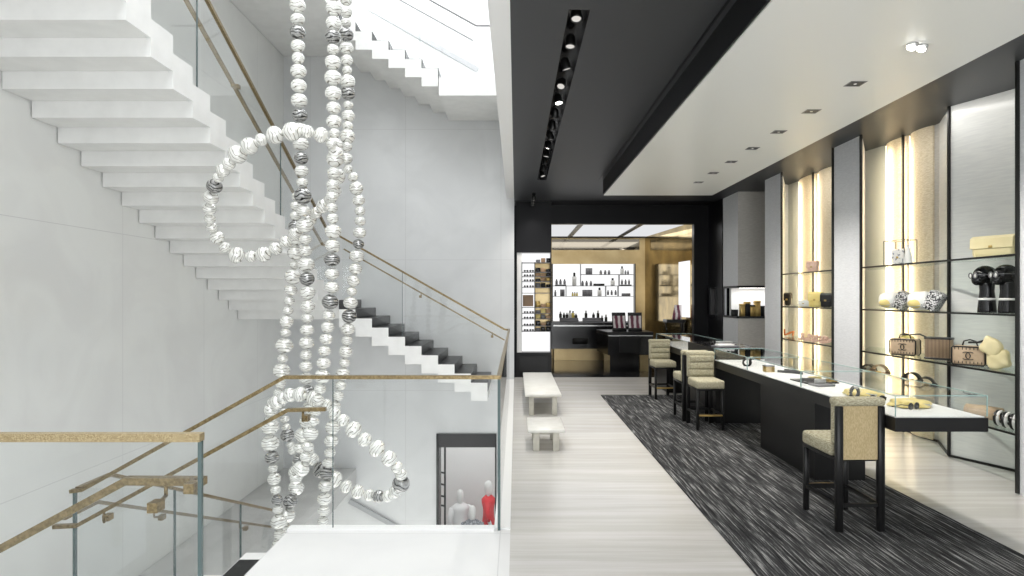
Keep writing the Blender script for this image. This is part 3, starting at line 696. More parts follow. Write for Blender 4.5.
# ------------------------------------------------------------------ stools
def make_stool(label):
    t = thing('counter_stool', label, 'stool', (0,0,0), 0, 'tweed counter stools')
    s = MB().rbox(-.175,.175,-.25,.175,.505,.61,.028,3).build('seat', M['uphol'], t)
    MB().rbox(-.17,.17,-.24,.22,.485,.51,.003,1).build('seat_frame', M['black_satin'], t)
    bk = MB()
    bk.rbox(-.172,.172,.155,.225,.60,.90,.02,2)
    bk.rbox(-.18,.18,.150,.255,.872,.932,.024,3)
    bk.build('backrest', M['uphol'], t)
    for k in range(3):
        MB().rbox(-.155,.155,.128,.17,.625+.088*k,.705+.088*k,.018,3).build('channel', M['uphol'], t)
    MB().box(-.127,.127,.226,.236,.50,.878).build('back_panel', M['cane'], t, label='tan woven back panel')
    for sx in (-1, 1):
        MB().rbox(min(sx*.17,sx*.125),max(sx*.17,sx*.125),.213,.252,0,.872,.003,1).build('leg', M['black_satin'], t)
        MB().rbox(min(sx*.17,sx*.135),max(sx*.17,sx*.135),-.235,-.20,0,.49,.003,1).build('leg', M['black_satin'], t)
        MB().box(sx*.152-.011,sx*.152+.011,-.205,.22,.17,.195).build('stretcher', M['black_satin'], t)
    MB().box(-.13,.13,.22,.24,.17,.195).build('stretcher', M['black_satin'], t)
    MB().tube([(-.14,-.236,.185),(0,-.25,.185),(.14,-.236,.185)], (.012,.008), sq=True).build('foot_rail', M['gold_box'], t, label='brass foot rail')
    MB().box(-.14,.14,-.225,-.21,.165,.2).build('stretcher', M['black_satin'], t)
    return t
st = make_stool('tweed counter stool seen from behind at the near end of the counter')
st.location = (2.392, 4.56, .015); st.rotation_euler = (0,0,PI+.03)
copy_thing(st, (2.385, 7.83, .015), 0, 'tweed counter stool facing the camera in the middle of the rug')
copy_thing(st, (2.36, 8.40, .015), PI, 'tweed counter stool mostly hidden behind the middle facing stool')
copy_thing(st, (2.385, 10.12, .015), 0, 'tweed counter stool farthest from the camera at the rug end')

# ------------------------------------------------------------------ lit display bays
def column_strip(x, y0, y1, label, bulge=.045):
    n = 12; pts = []
    for k in range(n+1):
        u = k/n; pts.append((x-.02-bulge*math.sin(PI*u)**.8, y0+(y1-y0)*u))
    pts += [(x-.001, y1), (x-.001, y0)]
    o = MB().prism(pts, .012, ZD-.0).build('wall_column', M['tweed_col'])
    tag(o, label, 'column', 'backlit tweed columns'); return o
def led(x, y, label, z0=.02, z1=ZD-.02):
    o = MB().box(x-.006, x, y-.004, y+.004, z0, z1).build('led_strip', M['led']); tag(o, label, 'light strip'); return o
column_strip(4.8, 7.55, 8.0, 'curved cream tweed column left of the post in the near bay')
column_strip(4.8, 7.11, 7.51, 'curved cream tweed column right of the post in the near bay')
column_strip(4.8, 9.83, 10.47, 'curved cream tweed column left of the post in the far bay')
column_strip(4.8, 9.26, 9.80, 'curved cream tweed column right of the post in the far bay')
led(4.785, 8.010, 'warm light strip at the left edge of the near bay columns')
led(4.785, 7.53, 'warm light strip between the near bay columns')
led(4.785, 10.48, 'warm light strip at the left edge of the far bay columns')
led(4.785, 9.815, 'warm light strip between the far bay columns')
SZ = (2.013, 1.505, 1.0, .5)
def bay(label, y0, y1, outline_far, posts, shelves=SZ):
    t = thing('display_shelving', label, 'shelving', (4.2, y0, 0), 0, 'glass display shelving bays')
    for z in shelves:
        o = MB().prism([(x-4.2, y-y0) for x, y in outline_far], z-.012, z).build('shelf', M['shelf_glass'], t)
        MB().tube([(.0,.01,z-.008),(.0,y1-y0-.01,z-.008)], (.006,.009), sq=True).build('shelf_edge', M['black_metal'], o)
    for (x, y) in posts:
        MB().box(x-4.2-.012, x-4.2+.012, y-y0-.012, y-y0+.012, .01, ZD-.001).build('post', M['black_metal'], t)
bay('near display shelving with glass shelves and black posts', 5.18, 7.52, [(4.2,5.19),(4.74,5.27),(4.70,5.85),(4.47,6.41),(4.70,7.03),(4.70,7.95),(4.68,8.2),(4.2,7.51)], [(4.19,7.53),(4.475,6.41),(4.70,7.53),(4.19,5.18)])
bay('far display shelving with glass shelves beyond the grey panel', 8.20, 9.78, [(4.2,8.21),(4.70,9.1),(4.70,10.45),(4.2,9.77)], [(4.19,9.78),(4.70,9.815),(4.19,8.20)])

def emblem(parent, y, z, r=.03, mat='black_leather'):
    m = MB()
    for s in (-1, 1):
        pts = [(s*(r*.5-r*math.cos(a)), y, z+r*math.sin(a)) for a in [math.radians(v) for v in range(-130, 131, 20)]]
        m.tube(pts, (.0045,.003), sq=True)
    return m.build('emblem', M[mat], parent, label='two interlocking curved letters C, mirrored')
def trunk_bag(label, loc, rz, s=1.):
    t = thing('trunk_handbag', label, 'bag', loc, rz, 'beige trunk handbags')
    w_, d_, h_ = .11*s, .055*s, .155*s
    tk = MB(); tk.rbox(-w_, w_, -d_, d_, .004, h_, .02*s, 3)
    fr = [(-w_+.012,h_-.008),(w_-.012,h_-.008),(w_,h_-.022),(w_,.022),(w_-.012,.006),(-w_+.012,.006),(-w_,.022),(-w_,h_-.022)]
    MB().tube([(x,-d_,z) for x, z in fr], .006*s, 6, closed=True).build('piping', M['black_leather'], t)
    MB().tube([(x,d_,z) for x, z in fr], .006*s, 6, closed=True).build('piping', M['black_leather'], t)
    for k in range(8):
        x = -w_*.8+k*w_*1.6/7
        tk.box(x-.003,x+.003,-d_-.003,-d_,h_*.80,h_*.92,1).box(x-.003,x+.003,-d_-.003,-d_,h_*.10,h_*.22,1)
    tk.build('body', [M['beige_leather'], M['black_leather']], t)
    emblem(t, -d_-.004, h_*.5, .03*s)
    MB().tube([(-.05*s,0,h_),(-.04*s,0,h_+.035*s),(0,0,h_+.048*s),(.04*s,0,h_+.035*s),(.05*s,0,h_)], .006*s, 6).build('handle', M['black_leather'], t)
    MB().tube([(-w_,0,h_*.62),(w_,0,h_*.62)], .003, 5).build('zip', M['steel'], t)
    return t
def flap_bag(label, loc, rz, mat, w_=.15, d_=.06, h_=.17, cat='bag', name='flap_handbag', tilt=0):
    t = thing(name, label, cat, loc, rz)
    R = Matrix.Rotation(tilt, 4, 'X')
    MB().rbox(-w_, w_, -d_, d_, 0.0, h_*.93, .03*h_/.17, 3).xf(R).build('body', mat, t)
    pts = [(d_*.9,h_*.55),(d_*.95,h_*.86),(d_*.5,h_*.99),(-d_*.5,h_*.99),(-d_*1.08,h_*.86),(-d_*1.16,h_*.42),(-d_*1.05,h_*.40),(-d_*.98,h_*.82),(-d_*.4,h_*.93),(d_*.4,h_*.93),(d_*.84,h_*.82),(d_*.84,h_*.55)]
    MB().prism(pts, -w_*1.01, w_*1.01, axis='x').xf(R).build('flap', mat, t)
    MB().rbox(-.016,.016,-d_*1.24,-d_*1.12,h_*.42,h_*.54,.003,1).xf(R).build('clasp', M['gold_box'], t)
    ch = [(-w_*.9,0,h_*.95),(-w_*1.05,-.02,h_*.6),(-w_*.7,-d_*1.3,.008),(0,-d_*1.7,.008),(w_*.6,-d_*1.35,.01)]
    MB().tube(ch, .005, 6).build('strap', mat, t)
    return t
YE = lambda px, X=4.34: F*X/(px-VX)
# near bay, top shelf
t = flap_bag('large pale yellow quilted flap handbag on the top right shelf', (4.42, YE(996,4.42), SZ[0]), -1.15, M['pale_yellow'], .175, .075, .205)
t = thing('wire_display_frame', 'thin black wire box frame on the top shelf', 'display frame', (4.45, YE(900,4.45), SZ[0]), -1.3)
w_ = MB(); A = .14; B = .09; Hh = .29
for a in (-A, A):
    for b2 in (-B, B): w_.box(a-.003,a+.003,b2-.003,b2+.003,0,Hh)
for z in (.003, Hh):
    for a in (-A, A): w_.box(a-.003,a+.003,-B,B,z-.003,z+.003)
    for b2 in (-B, B): w_.box(-A,A,b2-.003,b2+.003,z-.003,z+.003)
w_.build('frame', M['black_metal'], t)
t = flap_bag('white printed handbag inside the black wire frame', (4.45, YE(900,4.45), SZ[0]+.004), -1.3, M['white_leather'], .085, .035, .19, name='printed_handbag')
# cone bags beside
t = thing('cone_pouch', 'grey-white cone pouch right of the printed bag', 'bag', (4.38, YE(908,4.38), SZ[0]), 0)
MB().lathe([(.05,0),(.05,.03),(.04,.12),(.02,.19),(.008,.2)], seg=16, sx=.8).build('body', M['pearl_white'], t); MB().ball((0,0,.21), .012).build('clasp', M['steel'], t)
# second shelf: tilted drum bags
def drum_bag(label, loc, rz):
    t = thing('drum_handbag', label, 'bag', loc, rz, 'yellow bags with tweed flaps')
    T = Matrix.Translation((0,0,.105)) @ Matrix.Rotation(.5,4,'Y')
    MB().lathe([(.02,-.16),(.075,-.15),(.095,-.10),(.1,0),(.09,.03),(.02,.035)], seg=24).xf(Matrix.Translation((-.02,0,.105)) @ Matrix.Rotation(PI/2,4,'Y')).build('body', M['pearl_white'], t)
    MB().ball((-.09,-.03,.085), .085, 1.1, .9, .75).build('yellow_side', M['yellow'], t, label='yellow leather side')
    MB().rbox(-.035,.105,-.09,.09,-.085,.10,.012,2).xf(T @ Matrix.Translation((.02,0,.02)) @ Matrix.Diagonal((.95,1.05,1.08,1))).build('flap', M['tweed_bw'], t, label='black and white tweed flap')
    MB().tube([(-.16,0,.11),(-.19,-.03,.06),(-.13,-.08,.04),(-.02,-.1,.06)], .005, 6).build('chain', M['steel'], t)
    return t
drum_bag('yellow and white bag with tweed flap, left of two', (4.45, YE(897,4.45), SZ[1]), -.9)
drum_bag('yellow and white bag with tweed flap, right of two', (4.33, YE(928,4.33), SZ[1]), -.9)
# busts
def bust(label, loc, rz, s=1.):
    t = thing('display_bust', label, 'bust', loc, rz, 'black head busts wearing sunglasses')
    MB().lathe([(.075,0),(.075,.02),(.066,.12),(.058,.2),(.062,.26),(.05,.30)], seg=24).build('neck', M['black'], t)
    hb = MB(); hb.ball((0,-.015,.35), .088, .88, 1.15, 1.0, 28); hb.ball((0,-.085,.305), .05, .9, .9, 1.05, 20); hb.ball((0,-.115,.335), .016, .7, 1.2, 1.6, 12)
    hb.ball((-.078,.0,.335), .018, .4, 1, 1.6, 10); hb.ball((.078,.0,.335), .018, .4, 1, 1.6, 10)
    hb.build('head', M['black'], t)
    MB().lathe([(.0665,.115),(.068,.12),(.067,.132),(.065,.135)], seg=24).build('band', M['pearl_white'], t, label='white band')
    g = MB()
    for sx in (-1, 1):
        g.tube([(sx*.036+.026*math.cos(a), -.122-.002*math.sin(a), .345+.024*math.sin(a)) for a in [k*PI/8 for k in range(16)]], .006, 6, closed=True)
        g.tube([(sx*.06,-.12,.35),(sx*.085,-.07,.352),(sx*.088,.0,.35)], .004, 6)
    g.build('eyewear', M['smoke'], t)
    for sx in (-1, 1): MB().ball((sx*.036,-.118,.345), .022, 1, .35, .9, 12).build('lens', M['pearl_white'], t)
    return t
bust('black glossy head bust with pale sunglasses, left of the pair', (4.40, YE(987,4.40), SZ[1]), -1.7)
bust('black glossy head bust with pale sunglasses, right of the pair', (4.42, YE(1008,4.42), SZ[1]), -1.7)
# third shelf
trunk_bag('beige trunk handbag with black emblem, left on third shelf', (4.36, YE(905,4.36), SZ[2]), -.95, 1.2)
trunk_bag('beige trunk handbag with black emblem beside the crumpled yellow bag', (4.33, YE(970,4.33), SZ[2]), -.85, 1.2)
scarf('yellow_pouch', 'small yellow pouch peeking over the left trunk handbag', (4.5, YE(908,4.5), SZ[2]+.0), .2, .2, .12, .22, M['yellow'])
t = thing('ribbed_handbag', 'tall brown ribbed basket handbag between the trunk handbags', 'bag', (4.36, YE(939,4.36), SZ[2]), -.9)
MB().rbox(-.115,.115,-.06,.06,.005,.235,.018,3).build('body', M['brown_wicker'], t)
for z in (.018, .225): MB().rbox(-.12,.12,-.064,.064,z-.012,z+.012,.01,2).build('trim', M['black_leather'], t)
MB().tube([(-.11,0,.23),(-.17,-.02,.26),(-.26,-.03,.25),(-.33,-.04,.245)], .008, 6).build('strap', M['black_leather'], t)
t = thing('crumpled_handbag', 'slouchy yellow leather handbag at the right of the third shelf', 'bag', (4.38, YE(994,4.38), SZ[2]), -1.0)
def lump(sx, sy, sz, M4, ph):
    m = MB(); bmesh.ops.create_icosphere(m.bm, subdivisions=4, radius=1)
    for v in m.bm.verts:
        p = v.co; k = (abs(p.x)**4+abs(p.y)**4+abs(p.z)**4)**(-1/4); q = p*k
        c = 1+.05*math.sin(5*q.x+4*q.z+ph)+.035*math.sin(9*q.y-6*q.x+ph)
        v.co = Vector((q.x*sx*c, q.y*sy*c, q.z*sz*c))
    for f in m.bm.faces: f.smooth = True
    return m.xf(M4)
lump(.105,.05,.085, Matrix.Translation((.03,0,.083)) @ Matrix.Rotation(-.25,4,'Y'), 1).build('body', M['pale_yellow'], t)
lump(.10,.045,.085, Matrix.Translation((-.035,-.01,.20)) @ Matrix.Rotation(.55,4,'Y'), 3).build('flap', M['pale_yellow'], t)
t.scale = (.8, .9, .95); t.location.y -= .02
MB().tube([(-.1,-.03,.26),(-.17,-.03,.24),(-.26,-.02,.235)], .01, 8).build('strap', M['black_leather'], t)
# fourth shelf
def belt_coil(label, loc, rz, mat, r=.06, wd=.03, n=1):
    t = thing('rolled_belt', label, 'belt', loc, rz, 'rolled belts')
    pts = [((r-.012*k/20)*math.cos(k*PI/10), 0, r+(r-.012*k/20)*math.sin(k*PI/10)) for k in range(34)]
    MB().tube(pts, (wd, .003), sq=True).build('strap', mat, t)
    MB().rbox(-.03,.03,-wd-.004,-wd+.004,r-.02,r+.02,.003,1).build('buckle', M['gold_box'], t)
    return t
ZB = SZ[3]+.151
ya_, yb_ = YE(932,4.33), YE(866,4.33)
o_ = MB().box(4.23,4.38,ya_-.02,yb_+.04,SZ[3]+.001,SZ[3]+.15).build('acrylic_riser', M['glass']); tag(o_, 'long clear acrylic riser carrying the rolled belts on the fourth shelf', 'display stand')
belt_coil('rolled dark belt at the left of the fourth shelf', (4.32, YE(869,4.32), ZB), -1.2, M['black_leather'], .09)
belt_coil('rolled brown belt second from left on the fourth shelf', (4.32, YE(880,4.32), ZB), -1.0, M['brown_wicker'], .1)
belt_coil('rolled dark belt in the middle of the fourth shelf', (4.32, YE(912,4.32), ZB), -1.0, M['black_leather'], .09)
belt_coil('rolled dark belt right of the middle one on the fourth shelf', (4.32, YE(926,4.32), ZB), -.8, M['black_leather'], .08)
st_ = MB().tube([(4.36,YE(884,4.36),ZB+.10),(4.33,YE(893,4.33),ZB+.075),(4.31,YE(905,4.31),ZB+.07)], (.03,.008), sq=True).build('long_clutch', M['beige_leather'])
for o_ in (st_,): tag(o_, 'long brown clutch leaning between the rolled belts', 'bag')
MB().tube([(4.36,YE(884,4.36),ZB),(4.36,YE(884,4.36),ZB+.1)], .008, 6).build('stand_pin', M['black_metal'], st_)
MB().tube([(4.31,YE(905,4.31),ZB),(4.31,YE(905,4.31),ZB+.07)], .008, 6).build('stand_pin', M['black_metal'], st_)
t = thing('rolled_handbag', 'beige rolled leather clutch on the fourth shelf behind the case', 'bag', (4.40, YE(984,4.4), SZ[3]), -1.05)
MB().lathe([(.01,-.15),(.062,-.145),(.068,0),(.062,.145),(.01,.15)], seg=20).xf(Matrix.Translation((0,0,.066)) @ Matrix.Rotation(PI/2,4,'Y')).build('body', M['beige_leather'], t)
MB().rbox(-.1,.1,-.075,-.06,.02,.09,.006,1).build('flap', M['beige_leather'], t)
for i, px in enumerate((998, 1006, 1014)):
    t = thing('cuff_bracelet', ['black and white ring cuff nearest the beige clutch','black and white ring cuff in the middle of three','black and white ring cuff at the right wall panel'][i], 'jewellery', (4.33, YE(px,4.33), SZ[3]), -1.1, 'black and white cuffs')
    pts = [(0,.06*math.cos(k*PI/10),.066+.06*math.sin(k*PI/10)) for k in range(20)]
    MB().tube(pts, .013, 8, closed=True).build('ring', M['black_leather'], t)
    MB().tube([(p[0]+.022,p[1],p[2]) for p in pts], .012, 8, closed=True).build('ring', M['pearl_white'], t)
# far bay
YF = lambda px, X=4.36: F*X/(px-VX)
flap_bag('small blush pouch on the top shelf of the far bay', (4.4, YF(813,4.4), SZ[0]), -1.0, M['pink'], .08, .04, .17, name='blush_pouch')
flap_bag('small white pouch left of the yellow bag in the far bay', (4.36, YF(805,4.36), SZ[1]), -.9, M['pearl_white'], .08, .05, .1, name='white_pouch')
flap_bag('yellow flap handbag in the middle of the far bay', (4.34, YF(816,4.34), SZ[1]), -.8, M['yellow'], .09, .06, .22, name='yellow_handbag')
flap_bag('black flap handbag right of the yellow one in the far bay', (4.36, YF(827,4.36), SZ[1]), -.8, M['black_leather'], .07, .06, .2, name='black_handbag')
flap_bag('dark upright handbag by the left post of the far bay', (4.5, YF(788,4.5), SZ[1]), -.8, M['black_leather'], .05, .05, .22, name='black_handbag')
def sandal(label, loc, rz, mat, group):
    t = thing('sandal', label, 'shoe', loc, rz, group)
    MB().prism([(-.11,0),(-.11,.03),(-.02,.03),(.05,.07),(.10,.085),(.11,.075),(.10,0),(.085,0),(.085,.055),(.03,.02),(-.02,.008),(-.09,.0)], -.035, .035, axis='y').build('sole', mat, t)
    MB().tube([(-.05,-.037,.03),(-.05,-.03,.07),(-.05,0,.085),(-.05,.03,.07),(-.05,.037,.03)], (.018,.005), sq=True).build('strap', mat, t)
    MB().ball((-.05,0,.095), .024, 1.2, 1, .7, 12).build('bow', mat, t)
    return t
for i, px in enumerate((806, 813, 820, 828)):
    sandal(['blush pink sandal at the left of the row in the far bay','blush pink sandal second in the far bay row','blush pink sandal third in the far bay row','blush pink sandal at the right of the far bay row'][i], (4.36, YF(px), SZ[2]), -.6+i*.2, M['pink'], 'blush sandals in the far bay')
sandal('rust orange sandal by the left post of the far bay', (4.55, YF(787,4.55), SZ[2]), -.6, M['orange'], None)
scarf('yellow_clutch', 'yellow clutch lying on the lowest shelf of the far bay, left', (4.36, YF(818,4.36), SZ[3]), -.3, .30, .2, .16, M['yellow'])
scarf('yellow_clutch', 'yellow soft clutch on the lowest far bay shelf, right one', (4.32, YF(829,4.32), SZ[3]), .3, .20, .17, .17, M['yellow'])
scarf('yellow_clutch', 'small yellow clutch by the left post, lowest shelf of the far bay', (4.55, YF(787,4.55), SZ[3]), .3, .16, .16, .14, M['yellow'])
# niche contents
for i, (px, w1, h1, m) in enumerate(((734.5,.11,.13,'black_satin'),(742,.08,.24,'gold_box'),(747,.09,.28,'black_satin'),(752,.08,.22,'gold_box'),(757,.10,.30,'gold_box'),(761.5,.08,.2,'black_satin'))):
    lb = ['low black gift box at the left of the niche','narrow gold gift box left of the tall black one in the niche','tall black gift box in the niche','short gold gift box right of the tall black one','tallest gold gift box in the niche','small black box at the right end of the niche'][i]
    t = thing('gift_box', lb, 'box', (wx(px, 11.8), 11.8, nb+.0105), .1*(i % 3-1))
    MB().rbox(-w1/2,w1/2,-.05,.05,0,h1*.85,.003,1).build('body', M[m], t)
    MB().rbox(-w1/2-.003,w1/2+.003,-.053,.053,h1*.85,h1,.003,1).build('lid', M['gold_box' if m == 'black_satin' else 'black_satin'] if i in (2,3) else M[m], t)
# framed picture on black side wall
t = thing('picture_frame', 'small black framed dark picture on the black side wall', 'picture', (4.13, 12.95, 1.55))
MB().box(-.03,0,-.2,-.17,-.3,.3).box(-.03,0,.17,.2,-.3,.3).box(-.03,0,-.17,.17,-.3,-.27).box(-.03,0,-.17,.17,.27,.3).build('frame', M['black'], t)
MB().box(-.012,0,-.17,.17,-.27,.27).build('print', principled('dark_print', (.03,.03,.03), .3, col2=(.09,.09,.095), noise=6), t)

# ------------------------------------------------------------------ ceiling lights
t = thing('recessed_light_slot', 'long black ceiling slot holding a row of small spotlights', 'light', (SX0, SY0, ZD))
hs = MB(); ww, ll = SX1-SX0, SY1-SY0
hs.box(0,.004,0,ll,0.001,.16).box(ww-.004,ww,0,ll,0.001,.16).box(0,ww,0,.004,0.001,.16).box(0,ww,ll-.004,ll,0.001,.16).box(0,ww,0,ll,.156,.16)
hs.build('housing', M['black'], t)
rr = random.Random(3)
for k in range(13):
    y = .22+k*(ll-.4)/12; tx = rr.uniform(-.5,.5)
    T = Matrix.Translation((ww/2,y,.07)) @ Matrix.Rotation(tx,4,'X') @ Matrix.Rotation(rr.uniform(-.3,.3),4,'Y')
    sp = MB().lathe([(.02,.06),(.036,.04),(.042,-.03),(.042,-.045),(.036,-.045),(.034,-.03)], seg=16).xf(T).build('spotlight', M['black_metal'], t)
    MB().lathe([(.001,-.04),(.034,-.04),(.034,-.034),(.001,-.034)], seg=14).xf(T).build('lens', M['lamp'] if k in (4,6,8) else M['lamp_soft'], sp)
DL = [9.24, 8.55, 7.84, 7.13, 6.42, 5.71, 4.97]
for i, y in enumerate(DL):
    t = thing('downlight', 'square recessed downlight in the white ceiling, number counted from the far end' if False else
              ['farthest square downlight in the white ceiling','second square downlight from the far end','third square downlight from the far end','middle square downlight of the row','fifth square downlight from the far end','sixth square downlight from the far end, second nearest','nearest dark square downlight in the row'][i],
              'light', (2.72, y, ZW), 0, 'downlights in the white ceiling')
    MB().box(-.065,.065,-.06,-.05,-.003,.001).box(-.065,.065,.05,.06,-.003,.001).box(-.065,-.055,-.06,.06,-.003,.001).box(.055,.065,-.06,.06,-.003,.001).build('trim_ring', M['smoke'], t)
    MB().box(-.055,.055,-.05,.05,-.002,0).build('baffle', M['black_satin'], t)
    MB().lathe([(.001,-.004),(.012,-.004),(.012,-.002),(.001,-.002)], seg=14).build('lens', M['lamp_soft'], t)
t = thing('downlight', 'bright swivelled double downlight nearest in the white ceiling', 'light', (2.72, 4.2, ZW), .3)
MB().box(-.08,.08,-.05,.05,-.003,0).build('plate', M['soffit'], t)
for sx in (-.04, .045):
    a = MB().lathe([(.036,0),(.036,-.03),(.03,-.03),(.001,-.028)], seg=16).xf(Matrix.Translation((sx,0,0)) @ Matrix.Rotation(.5,4,'Y')).build('spotlight', M['steel'], t)
    MB().lathe([(.001,-.033),(.029,-.033),(.029,-.030),(.001,-.030)], seg=14).xf(Matrix.Translation((sx,0,0)) @ Matrix.Rotation(.5,4,'Y')).build('lens', M['lamp'], a)

# ------------------------------------------------------------------ eyewear cabinet left of portal
YC = 12.77
cx0, cx1 = 0.0, wx(551.5, YC)
zc0, zc1 = wz(352.5, YC), wz(252.5, YC)
xs1_ = wx(535.5, YC)
t = thing('eyewear_cabinet', 'tall black cabinet with white eyewear shelves left of the beauty room', 'cabinet', (cx0, YC, 0))
MB().box(0, cx1, 0, YP-YC-.001, 0, zc0).box(0, .02, 0, YP-YC-.001, zc0, zc1).box(cx1-.02, cx1, 0, YP-YC-.001, zc0, zc1).box(0, cx1, 0, YP-YC-.001, zc1, ZD-.011).build('cabinet_body', M['black_wall'], t)
MB().box(.02, cx1-.02, .28, .3, zc0, zc1).build('back_panel', M['backlit'], t, label='lit white back')
MB().box(xs1_, cx1-.02, .27, .28, wz(332,YC), wz(262,YC)).build('mirror_panel', M['brass_panel'], t, label='bronze mirror back')
MB().box(.02, wx(522,YC), .02, .28, zc0, zc1).build('white_stile', M['deck'], t)
sh = [wz(y, YC) for y in (262.5, 272, 276.5, 281.5, 287.5, 293, 307.5, 313.5, 319, 326, 331.5)]
xs0, xs1, xs2 = wx(522,YC), wx(535,YC), cx1-.02
for z in sh: MB().box(xs0, xs2, .015, .28, z-.008, z+.004).build('shelf', M['smoke'], t)
for x in (xs0, xs1): MB().box(x-.008, x+.006, .01, .28, wz(332,YC), wz(262,YC)).build('divider', M['black_satin'], t)
MB().box(xs0+.02, xs1-.03, .2, .22, wz(306.5,YC), wz(295,YC)).build('tan_plaque', M['brown_card'], t)
MB().box(.08, cx1-.08, -.02, 0, .12, zc0-.08).build('drawer', M['black_satin'], t)
lb = ['top','second','third','fourth','fifth','sixth','seventh','eighth']
for i, z in enumerate((sh[1], sh[2], sh[3], sh[4], sh[7], sh[8], sh[9], sh[10])):
    for s_ in (0, 1):
        sunglasses('dark sunglasses on the %s eyewear shelf, %s pair' % (lb[i], ('left','right')[s_]), (xs0+.085+s_*.115, YC+.08, z+.005), 0, 'sunglasses in the lit cabinet', .8)
for i in range(10):
    z = [sh[0],sh[1],sh[2],sh[3],sh[4],sh[6],sh[7],sh[8],sh[9],sh[10]][i]
    for s_ in (0, 1, 2):
        m = rr.choice(['black_satin','gold_box','smoke','brown_card','black','yellow' if i > 5 else 'black'])
        o = MB().rbox(-.045,.045,-.04,.04,0,min([.09,.085,.07,.08,.09,.2,.085,.085,.10,.085][i],.06+.03*((i+s_) % 3)),.006,1).build('reflection_block', M[m], loc=(xs1+.065+s_*.108, YC+.1, z+.005))  # boxes stand in for the clutter mirrored in the right column
        tag(o, 'small block standing in for eyewear reflected in the right column of the eyewear cabinet', 'case', 'reflection blocks in the eyewear cabinet')
    
# ------------------------------------------------------------------ beauty room shelves and bottles
def Zb(y): return wz(y, YR-.1)
def Xb(x): return wx(x, YR-.1)
t = thing('wall_shelving', 'thin black shelving lines on the backlit white wall', 'shelving', (bx0, YR-.2, 0))
def SH(x0, x1, y): MB().box(Xb(x0)-bx0, Xb(x1)-bx0, 0, .2, Zb(y)-.012, Zb(y)+.003).build('shelf', M['smoke'], t)
def DV(x, y0, y1): MB().box(Xb(x)-bx0-.006, Xb(x)-bx0+.006, 0, .2, Zb(y1), Zb(y0)).build('divider', M['smoke'], t)
SH(580.5, 633, 274.5); SH(552.5, 633, 285.8); SH(552.5, 633, 296.2)
DV(580.5, 264, 285.8); DV(566, 285.8, 296.2); DV(605.6, 285.8, 296.2); DV(618, 285.8, 296.2); DV(619, 274.5, 285.8)
MB().box(-.02, 0, 0, .2, 1.0, z_a).build('side_frame', M['black_satin'], t)
MB().box(bx1-bx0, bx1-bx0+.02, 0, .2, 1.0, z_a).build('side_frame', M['black_satin'], t)
YS = YR-.12
def make_bottle(body, cap, h, w, round_=False):
    t = thing('perfume_bottle', 'x', 'bottle', (0,0,0))
    if round_: MB().lathe([(w*.9,0),(w,.01),(w,h*.6),(w*.45,h*.68),(w*.4,h*.72),(w*.4,h*.72+.001)], seg=14).build('bottle_body', M[body], t)
    else: MB().rbox(-w,w,-w*.7,w*.7,0,h*.7,.006,1).build('bottle_body', M[body], t)
    MB().lathe([(w*.55,h*.7),(w*.55,h*.97),(w*.45,h)], seg=12).build('cap', M[cap], t)
    return t
protos = {}
def bottle(px, shelf_y, hpx, kind, label, wpx=1.2, group='perfume bottles on the white wall', Y=None, z=None):
    h = hpx/F*YS; w = wpx/F*YS
    key = (kind, hpx, wpx)
    if key not in protos: protos[key] = src = make_bottle(*{'dark':('smoke','black'),'clear':('clear_bottle','black'),'yellow':('amber','black'),'tester':('black','steel')}[kind], h, w, kind == 'tester'); first = True
    else: src = protos[key]; first = False
    loc = (wx(px, Y or YS), Y or YS, (Zb(shelf_y)+.004) if z is None else z)
    if first: src.location = loc; src['label'] = label; src['group'] = group
    else: copy_thing(src, loc, 0, label, group)
pos3 = ('left','middle','right')
for i, px in enumerate((600.8, 605.2, 609)): bottle(px, 274.5, 4.2, 'dark', 'dark bottle on the top perfume shelf, %s of three' % pos3[i])
bottle(622, 274.5, 8, 'clear', 'tall clear bottle at the right of the top perfume shelf', 1.6)
for i, px in enumerate((625.5, 628)): bottle(px, 274.5, 4.0, 'dark', 'dark bottle beside the tall clear one, %s of the two' % ('left','right')[i], .9)
for i, px in enumerate((556.6, 560.5, 564.6)): bottle(px, 284.6, 5.2, 'dark', 'dark bottle on the black tray at the left, %s of three' % pos3[i])
bottle(574.3, 285.8, 13, 'clear', 'tallest clear bottle on the left of the perfume wall', 2.)
for i, px in enumerate((582.6, 586.6, 590.9)): bottle(px, 285.8, 4.8, 'dark', 'dark bottle in the second shelf centre, %s of three' % pos3[i])
bottle(612.6, 285.8, 7.5, 'clear', 'clear square bottle in the centre right of the second shelf', 1.9)
for i, px in enumerate((622, 625.6, 629)): bottle(px, 284.6, 5, 'dark', 'dark bottle on the black tray at the right, %s of three' % pos3[i], 1.)
bottle(555.3, 296.2, 6, 'dark', 'single dark bottle at the left end of the third shelf', 1.)
for i, px in enumerate((572.6, 574.8, 577)): bottle(px, 296.2, 4, 'yellow', 'yellow bottle on the third shelf, %s of three' % pos3[i], .9)
bottle(599.5, 296.2, 8.5, 'clear', 'clear round bottle in the middle of the third shelf', 1.9)
for i, px in enumerate((608, 611.7, 615.6)): bottle(px, 295.2, 5, 'dark', 'dark bottle in the framed third shelf niche, %s of three' % pos3[i], 1.)
